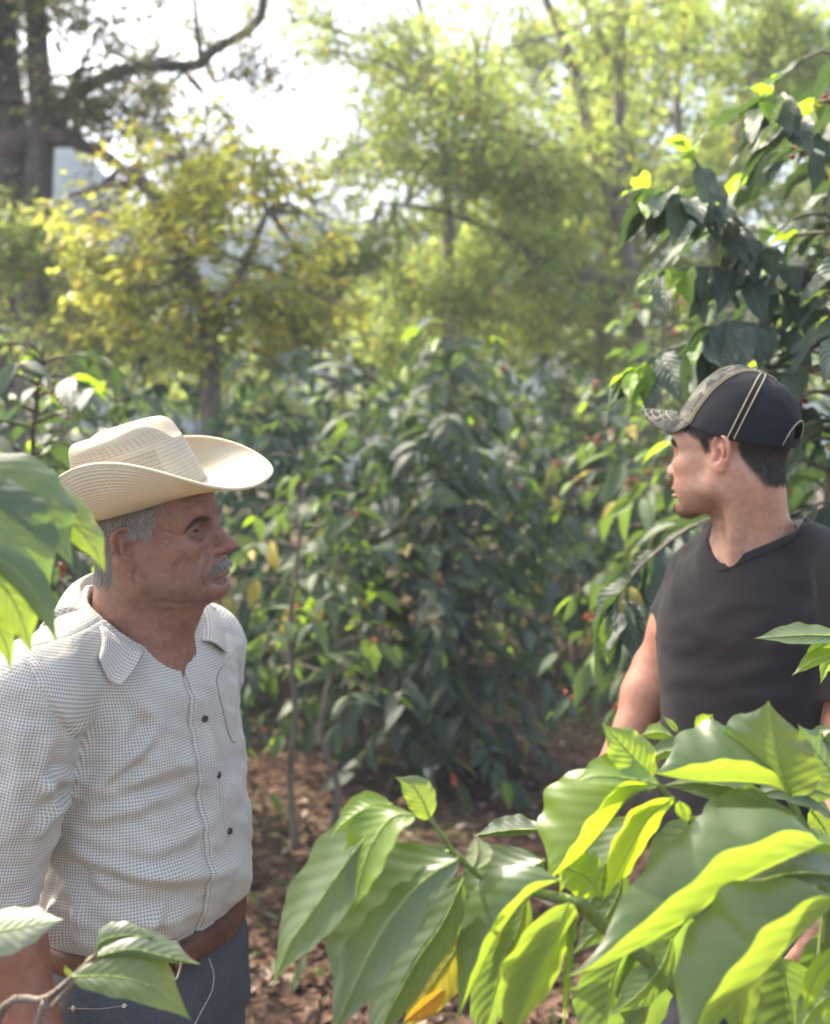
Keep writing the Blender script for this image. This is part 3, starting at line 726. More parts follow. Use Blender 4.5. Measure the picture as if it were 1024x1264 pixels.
# ------------------------------------------------------------------ shirt
def build_shirt():
    F = Field((-0.66, 1.08, 0.93), (-0.16, 1.76, 1.47), 0.0034)
    F.loft(OT, [0.94, 0.965, 0.985, 1.02, 1.07, 1.15, 1.22, 1.28, 1.325, 1.36, 1.395, 1.43],
           [0.146, 0.150, 0.158, 0.160, 0.157, 0.155, 0.160, 0.160, 0.150, 0.120, 0.088, 0.06],
           [0.116, 0.120, 0.132, 0.137, 0.135, 0.126, 0.118, 0.110, 0.101, 0.089, 0.075, 0.06],
           [0.0, 0.0, 0.004, 0.006, 0.006, 0.004, 0.002, 0.0, -0.004, -0.008, -0.008, -0.01], 0.02, 2.25)
    for s, sh in ((-1, o_sh), (1, fs)):
        F.cone(WORLD, OT.pt((-0.012, s * 0.05 - 0.01, 1.372)), sh + np.array((0, 0, 0.012)), 0.05, 0.056, 0.05)
    base_torso = F.f.copy()
    # sleeves
    for sh, el, cuff, ra, rb in ((o_sh, o_el, 1.0, 0.070, 0.062), (fs, fe, 0.9, 0.066, 0.058)):
        end = sh + (el - sh) * (cuff + 0.25)
        F.cone(WORLD, sh, end, ra, rb, 0.022)
    # hems: cut the sleeves square and hollow them
    for sh, el, cuff, rb in ((o_sh, o_el, 1.02, 0.062), (fs, fe, 0.9, 0.058)):
        ax = nrm(el - sh); c = sh + (el - sh) * cuff
        R = np.stack([nrm(np.cross(ax, (0, 1, 0.3))), nrm(np.cross(ax, np.cross(ax, (0, 1, 0.3)))), ax], 1)
        fr = Frame(R, c)
        F.op(fr, (0, 0, 0.08), 0.13, lambda x, y, z: np.maximum(np.sqrt(x * x + y * y) - 0.085, -z), 0.003, -1)
        F.op(fr, (0, 0, -0.01), 0.09, lambda x, y, z: np.maximum(np.sqrt(x * x + y * y) - (rb - 0.005), np.abs(z) - 0.035), 0.003, -1)
    # neck opening and V at the front
    F.cone(WORLD, OH.pt((-0.030, 0, -0.045)), OT.pt((0.005, -0.015, 1.35)), 0.066, 0.068, 0.006, -1)
    F.chain(OT, [(0.075, -0.012, 1.382), (0.102, -0.010, 1.356)], [0.046, 0.012], 0.006, -1)
    V, Q = F.nets(); V = smooth_mesh(V, Q, 1)
    N = vnormals(V, Q)
    disp = np.zeros(len(V))
    L = OT.inv(V)
    # sleeve / torso membership (positive = sleeve)
    def capd(a, b, r0, r1):
        ba = b - a; h = np.clip(((V - a) @ ba) / (ba @ ba), -0.2, 1.4)
        return np.linalg.norm(V - a - h[:, None] * ba, axis=1) - (r0 + (r1 - r0) * np.clip(h, 0, 1)), h
    d1, h1 = capd(o_sh, o_el, 0.070, 0.062); d2, h2 = capd(fs, fe, 0.066, 0.058)
    out1 = (-L[:, 1]) - np.interp(L[:, 2], [1.0, 1.2, 1.28, 1.36], [0.155, 0.153, 0.150, 0.145]); out2 = L[:, 1] - 0.145
    p0 = px_on_surface(V, [(84, 905)])[0]
    out1 = np.minimum((V - p0) @ nrm(np.array((-0.84, -0.20, -0.40))), -L[:, 1] - 0.135)
    gi = np.clip(((V - F.lo) / F.h + 0.5).astype(int), 0, F.n - 1)
    dT = base_torso[gi[:, 0], gi[:, 1], gi[:, 2]]
    low_ = np.clip((1.27 - L[:, 2]) / 0.03, 0, 1)
    out1 = out1 * (1 - low_) + (dT - d1) * low_
    m_sl = np.where(L[:, 1] < 0, np.minimum(out1, 0.03 - d1), np.minimum(out2, 0.02 - d2))
    # sleeve coordinates
    uvs = np.zeros((len(V), 3))
    for a, b, sel in ((o_sh, o_el, L[:, 1] < 0), (fs, fe, L[:, 1] >= 0)):
        ax = nrm(b - a); e1 = nrm(np.cross(ax, OT.R[:, 0])); e2 = np.cross(ax, e1); q = V - a
        uvs[sel, 0] = np.arctan2(q[sel] @ e2, q[sel] @ e1) * 0.066; uvs[sel, 1] = q[sel] @ ax
    ang0 = np.arctan2(L[:, 1], L[:, 0] + 0.02) * 0.155
    bl = np.clip((L[:, 2] - 1.25) / 0.10, 0, 1); bl = bl * bl * (3 - 2 * bl)
    uvt = np.stack([ang0 * (1 - bl) + 1.08 * L[:, 1] * bl, L[:, 2] - 0.25 * np.maximum(np.abs(L[:, 1]) - 0.10, 0) * bl, 0 * L[:, 0]], 1)
    uvy = np.stack([L[:, 1] * 1.12, L[:, 0], 0 * L[:, 0]], 1)
    m_yo = L[:, 2] + 0.28 * np.maximum(np.abs(L[:, 1]) - 0.06, 0) - np.interp(L[:, 0], [-0.10, -0.02, 0.02, 0.05], [1.20, 1.335, 1.385, 1.45])
    # seams as shallow grooves
    disp -= 0.0022 * np.exp(-(m_sl / 0.0035) ** 2) * (L[:, 2] > 1.1)
    disp += 0.0010 * np.exp(-((m_sl + 0.008) / 0.005) ** 2) * (L[:, 2] > 1.1)
    disp -= 0.0012 * np.exp(-(m_yo / 0.004) ** 2) * (m_sl < 0)
    # button placket along the front, raised strip
    ang = ang0
    fr_ = (L[:, 0] > 0) * (L[:, 2] < 1.362)
    disp += 0.0032 * np.clip((0.018 - np.abs(ang + 0.002)) / 0.003, 0, 1) * fr_ - 0.004 * np.exp(-((ang + 0.0225) / 0.0035) ** 2) * fr_
    # broad drape then creases
    fade = np.clip((1.36 - L[:, 2]) / 0.06, 0, 1)
    w = vnoise(V, 9, 2) * 0.02
    disp += fade * 0.0045 * vnoise(np.stack([L[:, 0] + w, L[:, 1], L[:, 2] * 1.9 + 0.55 * ang + w], 1), 13, 4)
    disp += fade * 0.0022 * vnoise(np.stack([L[:, 0], L[:, 1], L[:, 2] * 2.4 + ang], 1), 26, 8)
    waist = np.exp(-((L[:, 2] - 0.985) / 0.028) ** 2)
    disp += 0.006 * waist * vnoise(np.stack([ang, 0 * ang, L[:, 2] * 0.3], 1), 36, 3)
    for pts, wd, am in (
        ([(104, 978), (145, 950), (196, 900)], 0.010, 0.0085), ([(100, 990), (160, 968), (240, 940)], 0.011, 0.0075),
        ([(95, 1010), (160, 1000), (250, 965)], 0.012, 0.006), ([(75, 1045), (130, 1068), (205, 1082), (285, 1072)], 0.011, 0.0085),
        ([(66, 1066), (130, 1092), (210, 1100)], 0.010, 0.006), ([(120, 940), (150, 905), (168, 870)], 0.012, 0.005),
        ([(70, 1000), (52, 955), (60, 905)], 0.011, 0.008), ([(98, 965), (70, 962), (45, 985)], 0.009, 0.008),
        ([(88, 985), (64, 1000), (42, 1040)], 0.010, 0.007), ([(25, 890), (22, 950), (14, 1030)], 0.012, 0.005),
        ([(50, 1085), (62, 1130), (86, 1176)], 0.010, 0.007), ([(72, 1090), (95, 1130), (110, 1180)], 0.010, 0.006),
        ([(150, 1050), (215, 1040), (270, 1005)], 0.011, 0.005), ([(190, 905), (220, 930), (255, 985)], 0.012, 0.004),
        ([(120, 1120), (180, 1140), (262, 1120)], 0.012, 0.006), ([(255, 880), (262, 940), (285, 1010)], 0.010, 0.004),
        ([(165, 850), (185, 880), (225, 905)], 0.012, 0.004), ([(180, 1165), (190, 1140), (205, 1120)], 0.008, 0.005)):
        fold(V, N, pts, wd, am, disp)
    V = V + N * (1.25 * disp)[:, None]
    return V, Q, dict(uv_torso=uvt, uv_sleeve=uvs, uv_yoke=uvy, m_sleeve=m_sl, m_yoke=m_yo)
SV, SQ, SA = build_shirt()
shirt = mesh('shirt', SV, SQ, MAT_CHECK, old, attrs=SA)

def surf_ray(V, q):
    """outermost shirt surface in direction of torso-local (angle, z)"""
    L = OT.inv(V); a, z = q
    d = np.abs(np.arctan2(L[:, 1], L[:, 0] + 0.02) - a) * 0.14 + np.abs(L[:, 2] - z)
    return V[np.argmin(d)]

def check_attrs(V, u, v, yoke=False):
    z = np.zeros(len(V)); c = np.stack([u, v, z], 1)
    return dict(uv_torso=c, uv_sleeve=c, uv_yoke=c, m_sleeve=z - 1, m_yoke=z - 1)

def build_collar():
    n, mV = 97, 15
    th = np.linspace(-math.pi + 0.56, math.pi - 0.46, n)       # 0 = back of the neck
    a = np.abs(th) / math.pi                                    # 0 back .. 1 front
    c = np.array((-0.004, -0.012))
    rin = np.interp(a, [0, 0.4, 0.7, 0.855], [0.064, 0.067, 0.071, 0.080]); zin = np.interp(a, [0, 0.35, 0.62, 0.855], [1.452, 1.436, 1.394, 1.354])
    rout = np.interp(a, [0, 0.35, 0.6, 0.8, 0.855], [0.088, 0.108, 0.127, 0.140, 0.142]); zout = np.interp(a, [0, 0.35, 0.6, 0.8, 0.855], [1.392, 1.366, 1.337, 1.326, 1.328])
    fx, fl = -np.cos(th), np.sin(th)
    rout = np.where(th > 0, rin + (rout - rin) * np.interp(a, [0.3, 0.7], [1.0, 0.62]), rout)
    # wing tips spread sideways
    spread = np.interp(a, [0, 0.7, 0.855], [0, 0.0, 0.022]) * np.sign(th)
    rows = []
    for j, s in enumerate(np.linspace(-0.6, 1, mV)):
        if s < 0:        # stand, inside
            r = rin + (-s) * 0.000 + 0.002; z = zin + s * 0.045; sp = 0 * th
        else:
            r = rin + (rout - rin) * s + 0.010 * math.sin(s * math.pi) * (s < 0.5) + 0.006 * math.sin(math.pi * s); z = zin + (zout - zin) * s + 0.006 * math.sin(math.pi * min(1, s * 1.6)); sp = spread * s
        tb = th * (1 - 0.085 * max(s, 0) * np.clip((a - 0.4) / 0.4, 0, 1))
        rows.append(OT.pts(np.stack([c[0] - np.cos(tb) * r * 1.02, c[1] + np.sin(tb) * r + sp, z], 1)))
    G = np.array(rows)
    V = G.reshape(-1, 3)
    S = np.repeat(np.linspace(-0.6, 1, mV)[:, None], n, 1).ravel(); U = np.tile(th * 0.095, mV)
    # wings must lie on the shirt: push above the surface
    from mathutils.bvhtree import BVHTree
    bv = BVHTree.FromPolygons([tuple(x) for x in SV], [tuple(x) for x in SQ])
    for i in range(len(V)):
        if S[i] > 0.15:
            p, nn, _, dist = bv.find_nearest(Vector(V[i]))
            if p is not None:
                sd_ = (Vector(V[i]) - p).dot(nn)
                want = 0.006 + 0.004 * math.sin(math.pi * S[i])
                if sd_ < want: V[i] = np.array(p + nn * want)
    G = V.reshape(mV, n, 3)
    for _ in range(2): G[:, 1:-1] = (G[:, :-2] + 2 * G[:, 1:-1] + G[:, 2:]) / 4
    for _ in range(2): G[1:-1] = (G[:-2] + 2 * G[1:-1] + G[2:]) / 4
    V = G.reshape(-1, 3)
    F = grid_faces(n, mV)
    o = mesh('collar', V, F, MAT_CHECK, shirt, attrs=check_attrs(V, U, S * 0.06))
    so = o.modifiers.new('thick', 'SOLIDIFY'); so.thickness = 0.0022; so.offset = 0.0
    sb = o.modifiers.new('smooth', 'SUBSURF'); sb.levels = 1; sb.render_levels = 1
build_collar()

def nearest_frame(px, py):
    p = px_on_surface(SV, [(px, py)])[0]
    return p
SN = vnormals(SV, SQ)
def on_shirt(px, py):
    p = px_on_surface(SV, [(px, py)])[0]; i = np.argmin(((SV - p) ** 2).sum(1))
    j = ((SV - p) ** 2).sum(1) < 0.008 ** 2
    return p, nrm(SN[j].mean(0))
def disc(p, n, r, h, sides=20):
    a = nrm(np.cross(n, (0, 0, 1))); b = np.cross(n, a); th = np.arange(sides) * 2 * math.pi / sides
    ring = lambda rr, hh: p + n * hh + rr * (np.cos(th)[:, None] * a + np.sin(th)[:, None] * b)
    V = np.concatenate([ring(r, -0.001), ring(r, h * 0.7), ring(r * 0.88, h), ring(r * 0.6, h * 0.8), ring(0.0001, h * 0.8)])
    return V, grid_faces(sides, 5, True)
for (x, y) in ((253, 888), (269, 957), (283, 1026), (262, 752)):
    p, n = on_shirt(x, y)
    v, f = disc(p, n, 0.0048, 0.003)
    mesh('button', v, f, MAT_BUTTON, shirt)
def surface_line(pts, r, name, m, lift=0.001, parent=None, n=24):
    """thread lying on the shirt under photograph pixels"""
    q = catmull(np.array(pts, float), n)
    w = []
    for (x, y) in q:
        p, nn = on_shirt(x, y); w.append(p + nn * lift)
    w = np.array(w)
    for _ in range(4): w[1:-1] = (w[:-2] + w[1:-1] + w[2:]) / 3
    v, f = tube(w, [r], 6, n)
    return mesh(name, v, f, m, parent)
MAT_SEAM = cloth_material('grey_seam', (0.24, 0.23, 0.22), 300)
# chest pocket outline on the far side and seam threads
surface_line([(284, 812), (266, 836), (272, 866), (280, 898), (286, 917), (291, 915)], 0.0008, 'pocket_seam', MAT_SEAM, 0.0006, shirt, 30)

# ------------------------------------------------------------------ jeans, belt, boots
def old_lower():
    F = Field((-0.66, 1.08, 0.04), (-0.14, 1.76, 1.0), 0.006)
    F.loft(OT, [0.80, 0.86, 0.92, 0.958, 0.968], [0.155, 0.156, 0.150, 0.145, 0.144], [0.125, 0.125, 0.119, 0.115, 0.114], [0.0, 0.0, 0.0, 0, 0], 0.02, 2.3)
    for s in (-1, 1):
        F.cone(OT, (0, s * 0.082, 0.86), (0.012, s * 0.092, 0.50), 0.092, 0.070, 0.03)
        F.cone(OT, (0.012, s * 0.092, 0.50), (-0.01, s * 0.10, 0.07), 0.070, 0.062, 0.03)
    V, Q = F.nets(); N = vnormals(V, Q); L = OT.inv(V)
    disp = 0.004 * vnoise(np.stack([L[:, 0], L[:, 1], L[:, 2] * 1.4], 1), 14, 3) + 0.006 * np.exp(-((L[:, 2] - 0.5) / 0.1) ** 2) * vnoise(L, (10, 10, 40), 4) \
        + 0.006 * np.exp(-((L[:, 2] - 0.10) / 0.06) ** 2) * vnoise(L, (8, 8, 50), 4)
    V = V + N * disp[:, None]
    return V, Q
JV, JQ = old_lower()
jeans = mesh('jeans', JV, JQ, MAT_DENIM, old)
JN = vnormals(JV, JQ)

def on(Vs, Ns, x, y):
    p = px_on_surface(Vs, [(x, y)])[0]; j = ((Vs - p) ** 2).sum(1) < 0.012 ** 2
    return p, nrm(Ns[j].mean(0))
def patch_on(Vs, Ns, corners, name, m, parent, lift=0.003, n=10):
    """raised cloth patch over the pixel quad corners (tl, tr, br, bl)"""
    tl, tr, br, bl = np.array(corners, float)
    rows = []
    for v in np.linspace(0, 1, n):
        for u in np.linspace(0, 1, n):
            q = (tl * (1 - u) + tr * u) * (1 - v) + (bl * (1 - u) + br * u) * v
            p, nn = on(Vs, Ns, *q); e = min(u, 1 - u, v, 1 - v)
            rows.append(p + nn * (lift * min(1, e * 12) - 0.001))
    return mesh(name, np.array(rows), grid_faces(n, n), m, parent)
def thread_on(Vs, Ns, pts, r, name, m, parent, lift=0.001, n=20):
    w = [];
    for (x, y) in catmull(np.array(pts, float), n):
        p, nn = on(Vs, Ns, x, y); w.append(p + nn * lift)
    w = np.array(w)
    for _ in range(4): w[1:-1] = (w[:-2] + w[1:-1] + w[2:]) / 3
    v, f = tube(w, [r], 6, n); return mesh(name, v, f, m, parent)

def ring_loft(fr, z0, z1, a, b, cx, out, n=96, e=2.3, tilt=0.0, a0=0, a1=2 * math.pi, rows=7, bulge=0.003):
    th = np.linspace(a0, a1, n, endpoint=(a1 - a0) < 6.2)
    c, s_ = np.cos(th), np.sin(th)
    x = np.sign(c) * np.abs(c) ** (2 / e); y = np.sign(s_) * np.abs(s_) ** (2 / e)
    R = []
    prof = [(0, -0.004)] + [(t, out + bulge * math.sin(t * math.pi)) for t in np.linspace(0, 1, rows)] + [(1, -0.004)]
    for t, o in prof:
        z = z0 + (z1 - z0) * t + tilt * x
        R.append(fr.pts(np.stack([cx + x * (b + o), y * (a + o), z], 1)))
    return np.concatenate(R), grid_faces(n, len(prof), (a1 - a0) > 6.2)
v, f = ring_loft(OT, 0.925, 0.962, 0.149, 0.118, 0.0, 0.006)
belt = mesh('belt', v, f, MAT_LEATHER, old)
BV, BN = v, vnormals(v, f)
v, f = ring_loft(OT, 0.929, 0.959, 0.149, 0.118, 0.0, 0.0115, n=24, a0=-0.38, a1=0.30)
mesh('belt_tip', v, f, MAT_LEATHER, belt)
p0_, p1_ = P(244, 1152, 1.262), P(236, 1180, 1.262)
q = OT.inv(np.array([p0_, p1_]))
for k, (aa, zz0, zz1) in enumerate(((-0.42, 0.922, 0.968),)):
    fx_, fy_ = math.cos(aa), math.sin(aa)
    pr = lambda dz, da: OT.pt((math.copysign(abs(math.cos(aa + da)) ** (2 / 2.3), 1) * 0.132, -abs(math.sin(aa + da)) ** (2 / 2.3) * 0.163, dz))
    loop = [pr(zz0, 0.0), pr(zz0 - 0.001, 0.06), pr((zz0 + zz1) / 2, 0.10), pr(zz1, 0.06), pr(zz1, 0.0), pr((zz0 + zz1) / 2, -0.04), pr(zz0, 0.0)]
    v, f = tube(loop, [0.0028], 8, 40); mesh('buckle', v, f, MAT_METAL, belt)
# belt loop, pocket, seams and a hanging cord on the jeans
thread_on(JV, JN, [(198, 1166), (197, 1190), (195, 1213)], 0.0045, 'belt_loop', MAT_DENIM, jeans, 0.008, 10)
pk = patch_on(JV, JN, ((86, 1236), (158, 1233), (156, 1300), (88, 1310)), 'pocket', MAT_DENIM, jeans, 0.004)
thread_on(JV, JN, [(86, 1241), (122, 1243), (158, 1239)], 0.0005, 'stitching', MAT_THREAD, pk, 0.0045)
for (x, y) in ((91, 1243), (153, 1241)):
    p, n = on(JV, JN, x, y); v, f = disc(p + n * 0.004, n, 0.003, 0.0012); mesh('rivet', v, f, MAT_METAL, pk)
thread_on(JV, JN, [(256, 1184), (262, 1200), (258, 1228), (246, 1250), (236, 1270)], 0.0007, 'cord', MAT_WEBBING, jeans, 0.002)
def boots(parent, T, m, ys):
    for s in (-1, 1):
        F = Field(T.pt((0.03, s * ys, 0.1)) - np.array((0.25, 0.25, 0.12)), T.pt((0.03, s * ys, 0.1)) + np.array((0.25, 0.25, 0.12)), 0.006)
        F.cone(T, (-0.02, s * ys, 0.16), (-0.02, s * ys, 0.05), 0.052, 0.045, 0.02)
        F.cone(T, (-0.03, s * ys, 0.045), (0.15, s * (ys + 0.012), 0.040), 0.044, 0.040, 0.03)
        F.ell(T, (0.06, s * (ys + 0.005), 0.012), (0.145, 0.048, 0.013), 0.006)
        v, f = F.nets(); mesh('boot', v, f, m, parent)
boots(old, OT, MAT_LEATHER, 0.10)

# ------------------------------------------------------------------ straw hat
def straw_material(name, band):
    m = NT(name); uv = m.n('UVMap').outputs[0]
    sx = m.n('SeparateXYZ', {0: uv}); U, Vv = sx.outputs[0], sx.outputs[1]
    o = m.obj()
    row = m.math('SINE', m.math('MULTIPLY', Vv, 2 * math.pi * (46 if band else 34)))
    pl = m.math('SINE', m.math('ADD', m.math('MULTIPLY', U, 2 * math.pi * 180), m.math('MULTIPLY', m.math('FLOOR', m.math('MULTIPLY', Vv, 46 if band else 34)), 2.1)))
    nz = m.noise(o, 35, 4)
    c = m.mix(nz, (0.62, 0.555, 0.42), (0.72, 0.66, 0.53))
    groove_ = m.math('MULTIPLY', m.math('ADD', row, 1.0), 0.5)
    c = m.mix(m.math('MULTIPLY', m.math('POWER', groove_, 3.0), 0.55), c, (0.40, 0.32, 0.20))
    c = m.mix(m.math('MULTIPLY', m.math('LESS_THAN', pl, -0.3), 0.14), c, (0.45, 0.34, 0.19))
    if band:       # open-weave ventilation band on the crown
        inb = m.math('MULTIPLY', m.math('GREATER_THAN', Vv, 0.14), m.math('LESS_THAN', Vv, 0.30))
        sideu = m.math('ABSOLUTE', m.math('SUBTRACT', m.math('ABSOLUTE', m.math('SUBTRACT', U, 0.5)), 0.31))
        inb = m.math('MULTIPLY', inb, m.math('LESS_THAN', sideu, 0.075))
        hx = m.math('SINE', m.math('MULTIPLY', U, 2 * math.pi * 230)); hy = m.math('SINE', m.math('MULTIPLY', Vv, 2 * math.pi * 44))
        hole = m.math('MULTIPLY', inb, m.math('GREATER_THAN', m.math('MULTIPLY', hx, hy), 0.35))
        c = m.mix(hole, c, (0.10, 0.075, 0.045))
        zz = m.math('MULTIPLY', m.math('GREATER_THAN', Vv, 0.33), m.math('LESS_THAN', Vv, 0.44))
        zig = m.math('SINE', m.math('ADD', m.math('MULTIPLY', U, 2 * math.pi * 60), m.math('MULTIPLY', Vv, 60.0)))
        c = m.mix(m.math('MULTIPLY', m.math('MULTIPLY', zz, m.math('GREATER_THAN', zig, 0.2)), 0.35), c, (0.40, 0.29, 0.15))
    h = m.math('ADD', m.math('MULTIPLY', row, -0.5), m.math('MULTIPLY', pl, 0.25))
    p = m.bsdf(color=c, rough=0.6, spec=0.3, normal=m.bump(h, 0.5, 0.0012))
    tr = m.n('BsdfTranslucent', {0: (0.60, 0.50, 0.33, 1)})
    x = m.n('MixShader', {0: 0.22}); m.set(x.inputs[1], p); m.set(x.inputs[2], tr)
    return m.done(x.outputs[0])
MAT_STRAW, MAT_STRAW_BAND = straw_material('woven_straw', False), straw_material('woven_straw_crown', True)

HATF = OH.sub(rot('Y', -10) @ rot('X', 6), (-0.008, 0, 0.062))          # tipped back a little
HATF = Frame(HATF.R, HATF.t, 1.0)
def build_hat():
    hat = mesh_hat = None
    nu = 144; th = np.arange(nu) * 2 * math.pi / nu; c, s = np.cos(th), np.sin(th)
    A, B = 0.089, 0.073                                     # half length, half width of the head opening
    # crown
    rows, uv = [], []
    H = 0.094
    prof = [(0, 1.0), (0.12, 0.995), (0.3, 0.975), (0.5, 0.945), (0.7, 0.91), (0.85, 0.875), (0.93, 0.84), (0.98, 0.79), (1.0, 0.72), (1.0, 0.6), (1.0, 0.45), (1.0, 0.3), (1.0, 0.15), (1.0, 0.01)]
    prof = catmull(np.array(prof), 60)
    for i, (h, r) in enumerate(prof):
        x = A * r * c * (1 - 0.05 * h); y = B * r * s * (1 - 0.14 * h * (c + 0.3))
        z = np.full(nu, h * H)
        z += h * 0.002 * (x / A)                                   # a little higher in front
        q = np.clip((h - 0.72) / 0.28, 0, 1)
        cre = np.exp(-(y / 0.018) ** 2) * np.clip(1.05 - np.maximum(0, (-x - 0.045) / 0.03), 0, 1)
        z -= q * 0.030 * cre
        dent = np.exp(-((x - 0.050) / 0.028) ** 2) * np.exp(-((np.abs(y) - 0.050) / 0.020) ** 2)
        y = y * (1 - 0.10 * q * dent); z -= 0.004 * q * dent
        z += q * 0.006 * np.exp(-((np.abs(y) - 0.034) / 0.014) ** 2)
        rows.append(np.stack([x, y, z], 1)); uv.append(np.stack([th / (2 * math.pi), np.full(nu, i / 59.0)], 1))
    V = np.concatenate(rows)
    crown = mesh('straw_hat', HATF.pts(V), grid_faces(nu, 60, True), MAT_STRAW_BAND, old, uv=np.concatenate(uv))
    so = crown.modifiers.new('thick', 'SOLIDIFY'); so.thickness = 0.0025
    # brim with curled sides
    nr = 26; rows, uv = [], []
    for i in range(nr):
        t = i / (nr - 1)
        wx = np.where(c > 0, 0.086, 0.044); wy = 0.083
        x = c * (A + wx * t); y = s * (B + wy * t)
        sd_ = np.abs(s) ** 1.6
        ang_ = t ** 1.1 * 1.42 * sd_                                        # roll the sides up
        rad = wy * t
        yy = np.sign(s) * (B * np.abs(s) + np.abs(s) * rad * np.cos(ang_ * 0.72)); zz = sd_ * rad * np.sin(ang_ * 0.80) * 1.0
        zz = zz * np.where(s > 0, 0.72, 1.0)
        zz = zz - np.clip(c, 0, 1) ** 1.5 * 0.016 * t ** 1.6 - np.clip(-c, 0, 1) ** 1.5 * -0.010 * t ** 1.4
        rows.append(np.stack([x, yy, zz], 1)); uv.append(np.stack([th / (2 * math.pi), np.full(nu, t * 0.8)], 1))
    V = np.concatenate(rows)
    brim = mesh('brim', HATF.pts(V), grid_faces(nu, nr, True), MAT_STRAW, crown, uv=np.concatenate(uv))
    so = brim.modifiers.new('thick', 'SOLIDIFY'); so.thickness = 0.003; so.offset = 0
    v, f = tube(np.concatenate([HATF.pts(rows[-1]), HATF.pts(rows[-1][:1])]), [0.0024], 8, nu + 1)
    mesh('brim_edge', v, f, MAT_STRAW_EDGE, brim)
MAT_STRAW_EDGE = NT('straw_edge'); MAT_STRAW_EDGE = MAT_STRAW_EDGE.done(MAT_STRAW_EDGE.bsdf(color=(0.66, 0.56, 0.36), rough=0.6).outputs[0])
build_hat()
# ------------------------------------------------------------------ the younger man
YB = np.array((0.56, 1.64, 0.0))
young = empty('person', 'young man in black v-neck tee and camouflage cap looking away over his shoulder', 'person', YB)
ya = math.radians(180 + 38)
YT = frame_fwd((math.cos(ya), math.sin(ya)), YB)
ha = math.radians(180 - 38)
YH = frame_fwd((math.cos(ha), math.sin(ha)), (0.507, 1.607, 1.617), roll=0, pitch=-4, k=0.89)
y_sh = [P(868, 712, 1.755), None]; y_el = [P(810, 826, 1.80), None]; y_wr = [P(758, 950, 1.74), None]
y_sh[1] = YT.pt((0.0, 0.165, 1.43)); y_el[1] = P(1052, 905, 1.50); y_wr[1] = P(1028, 1075, 1.40)

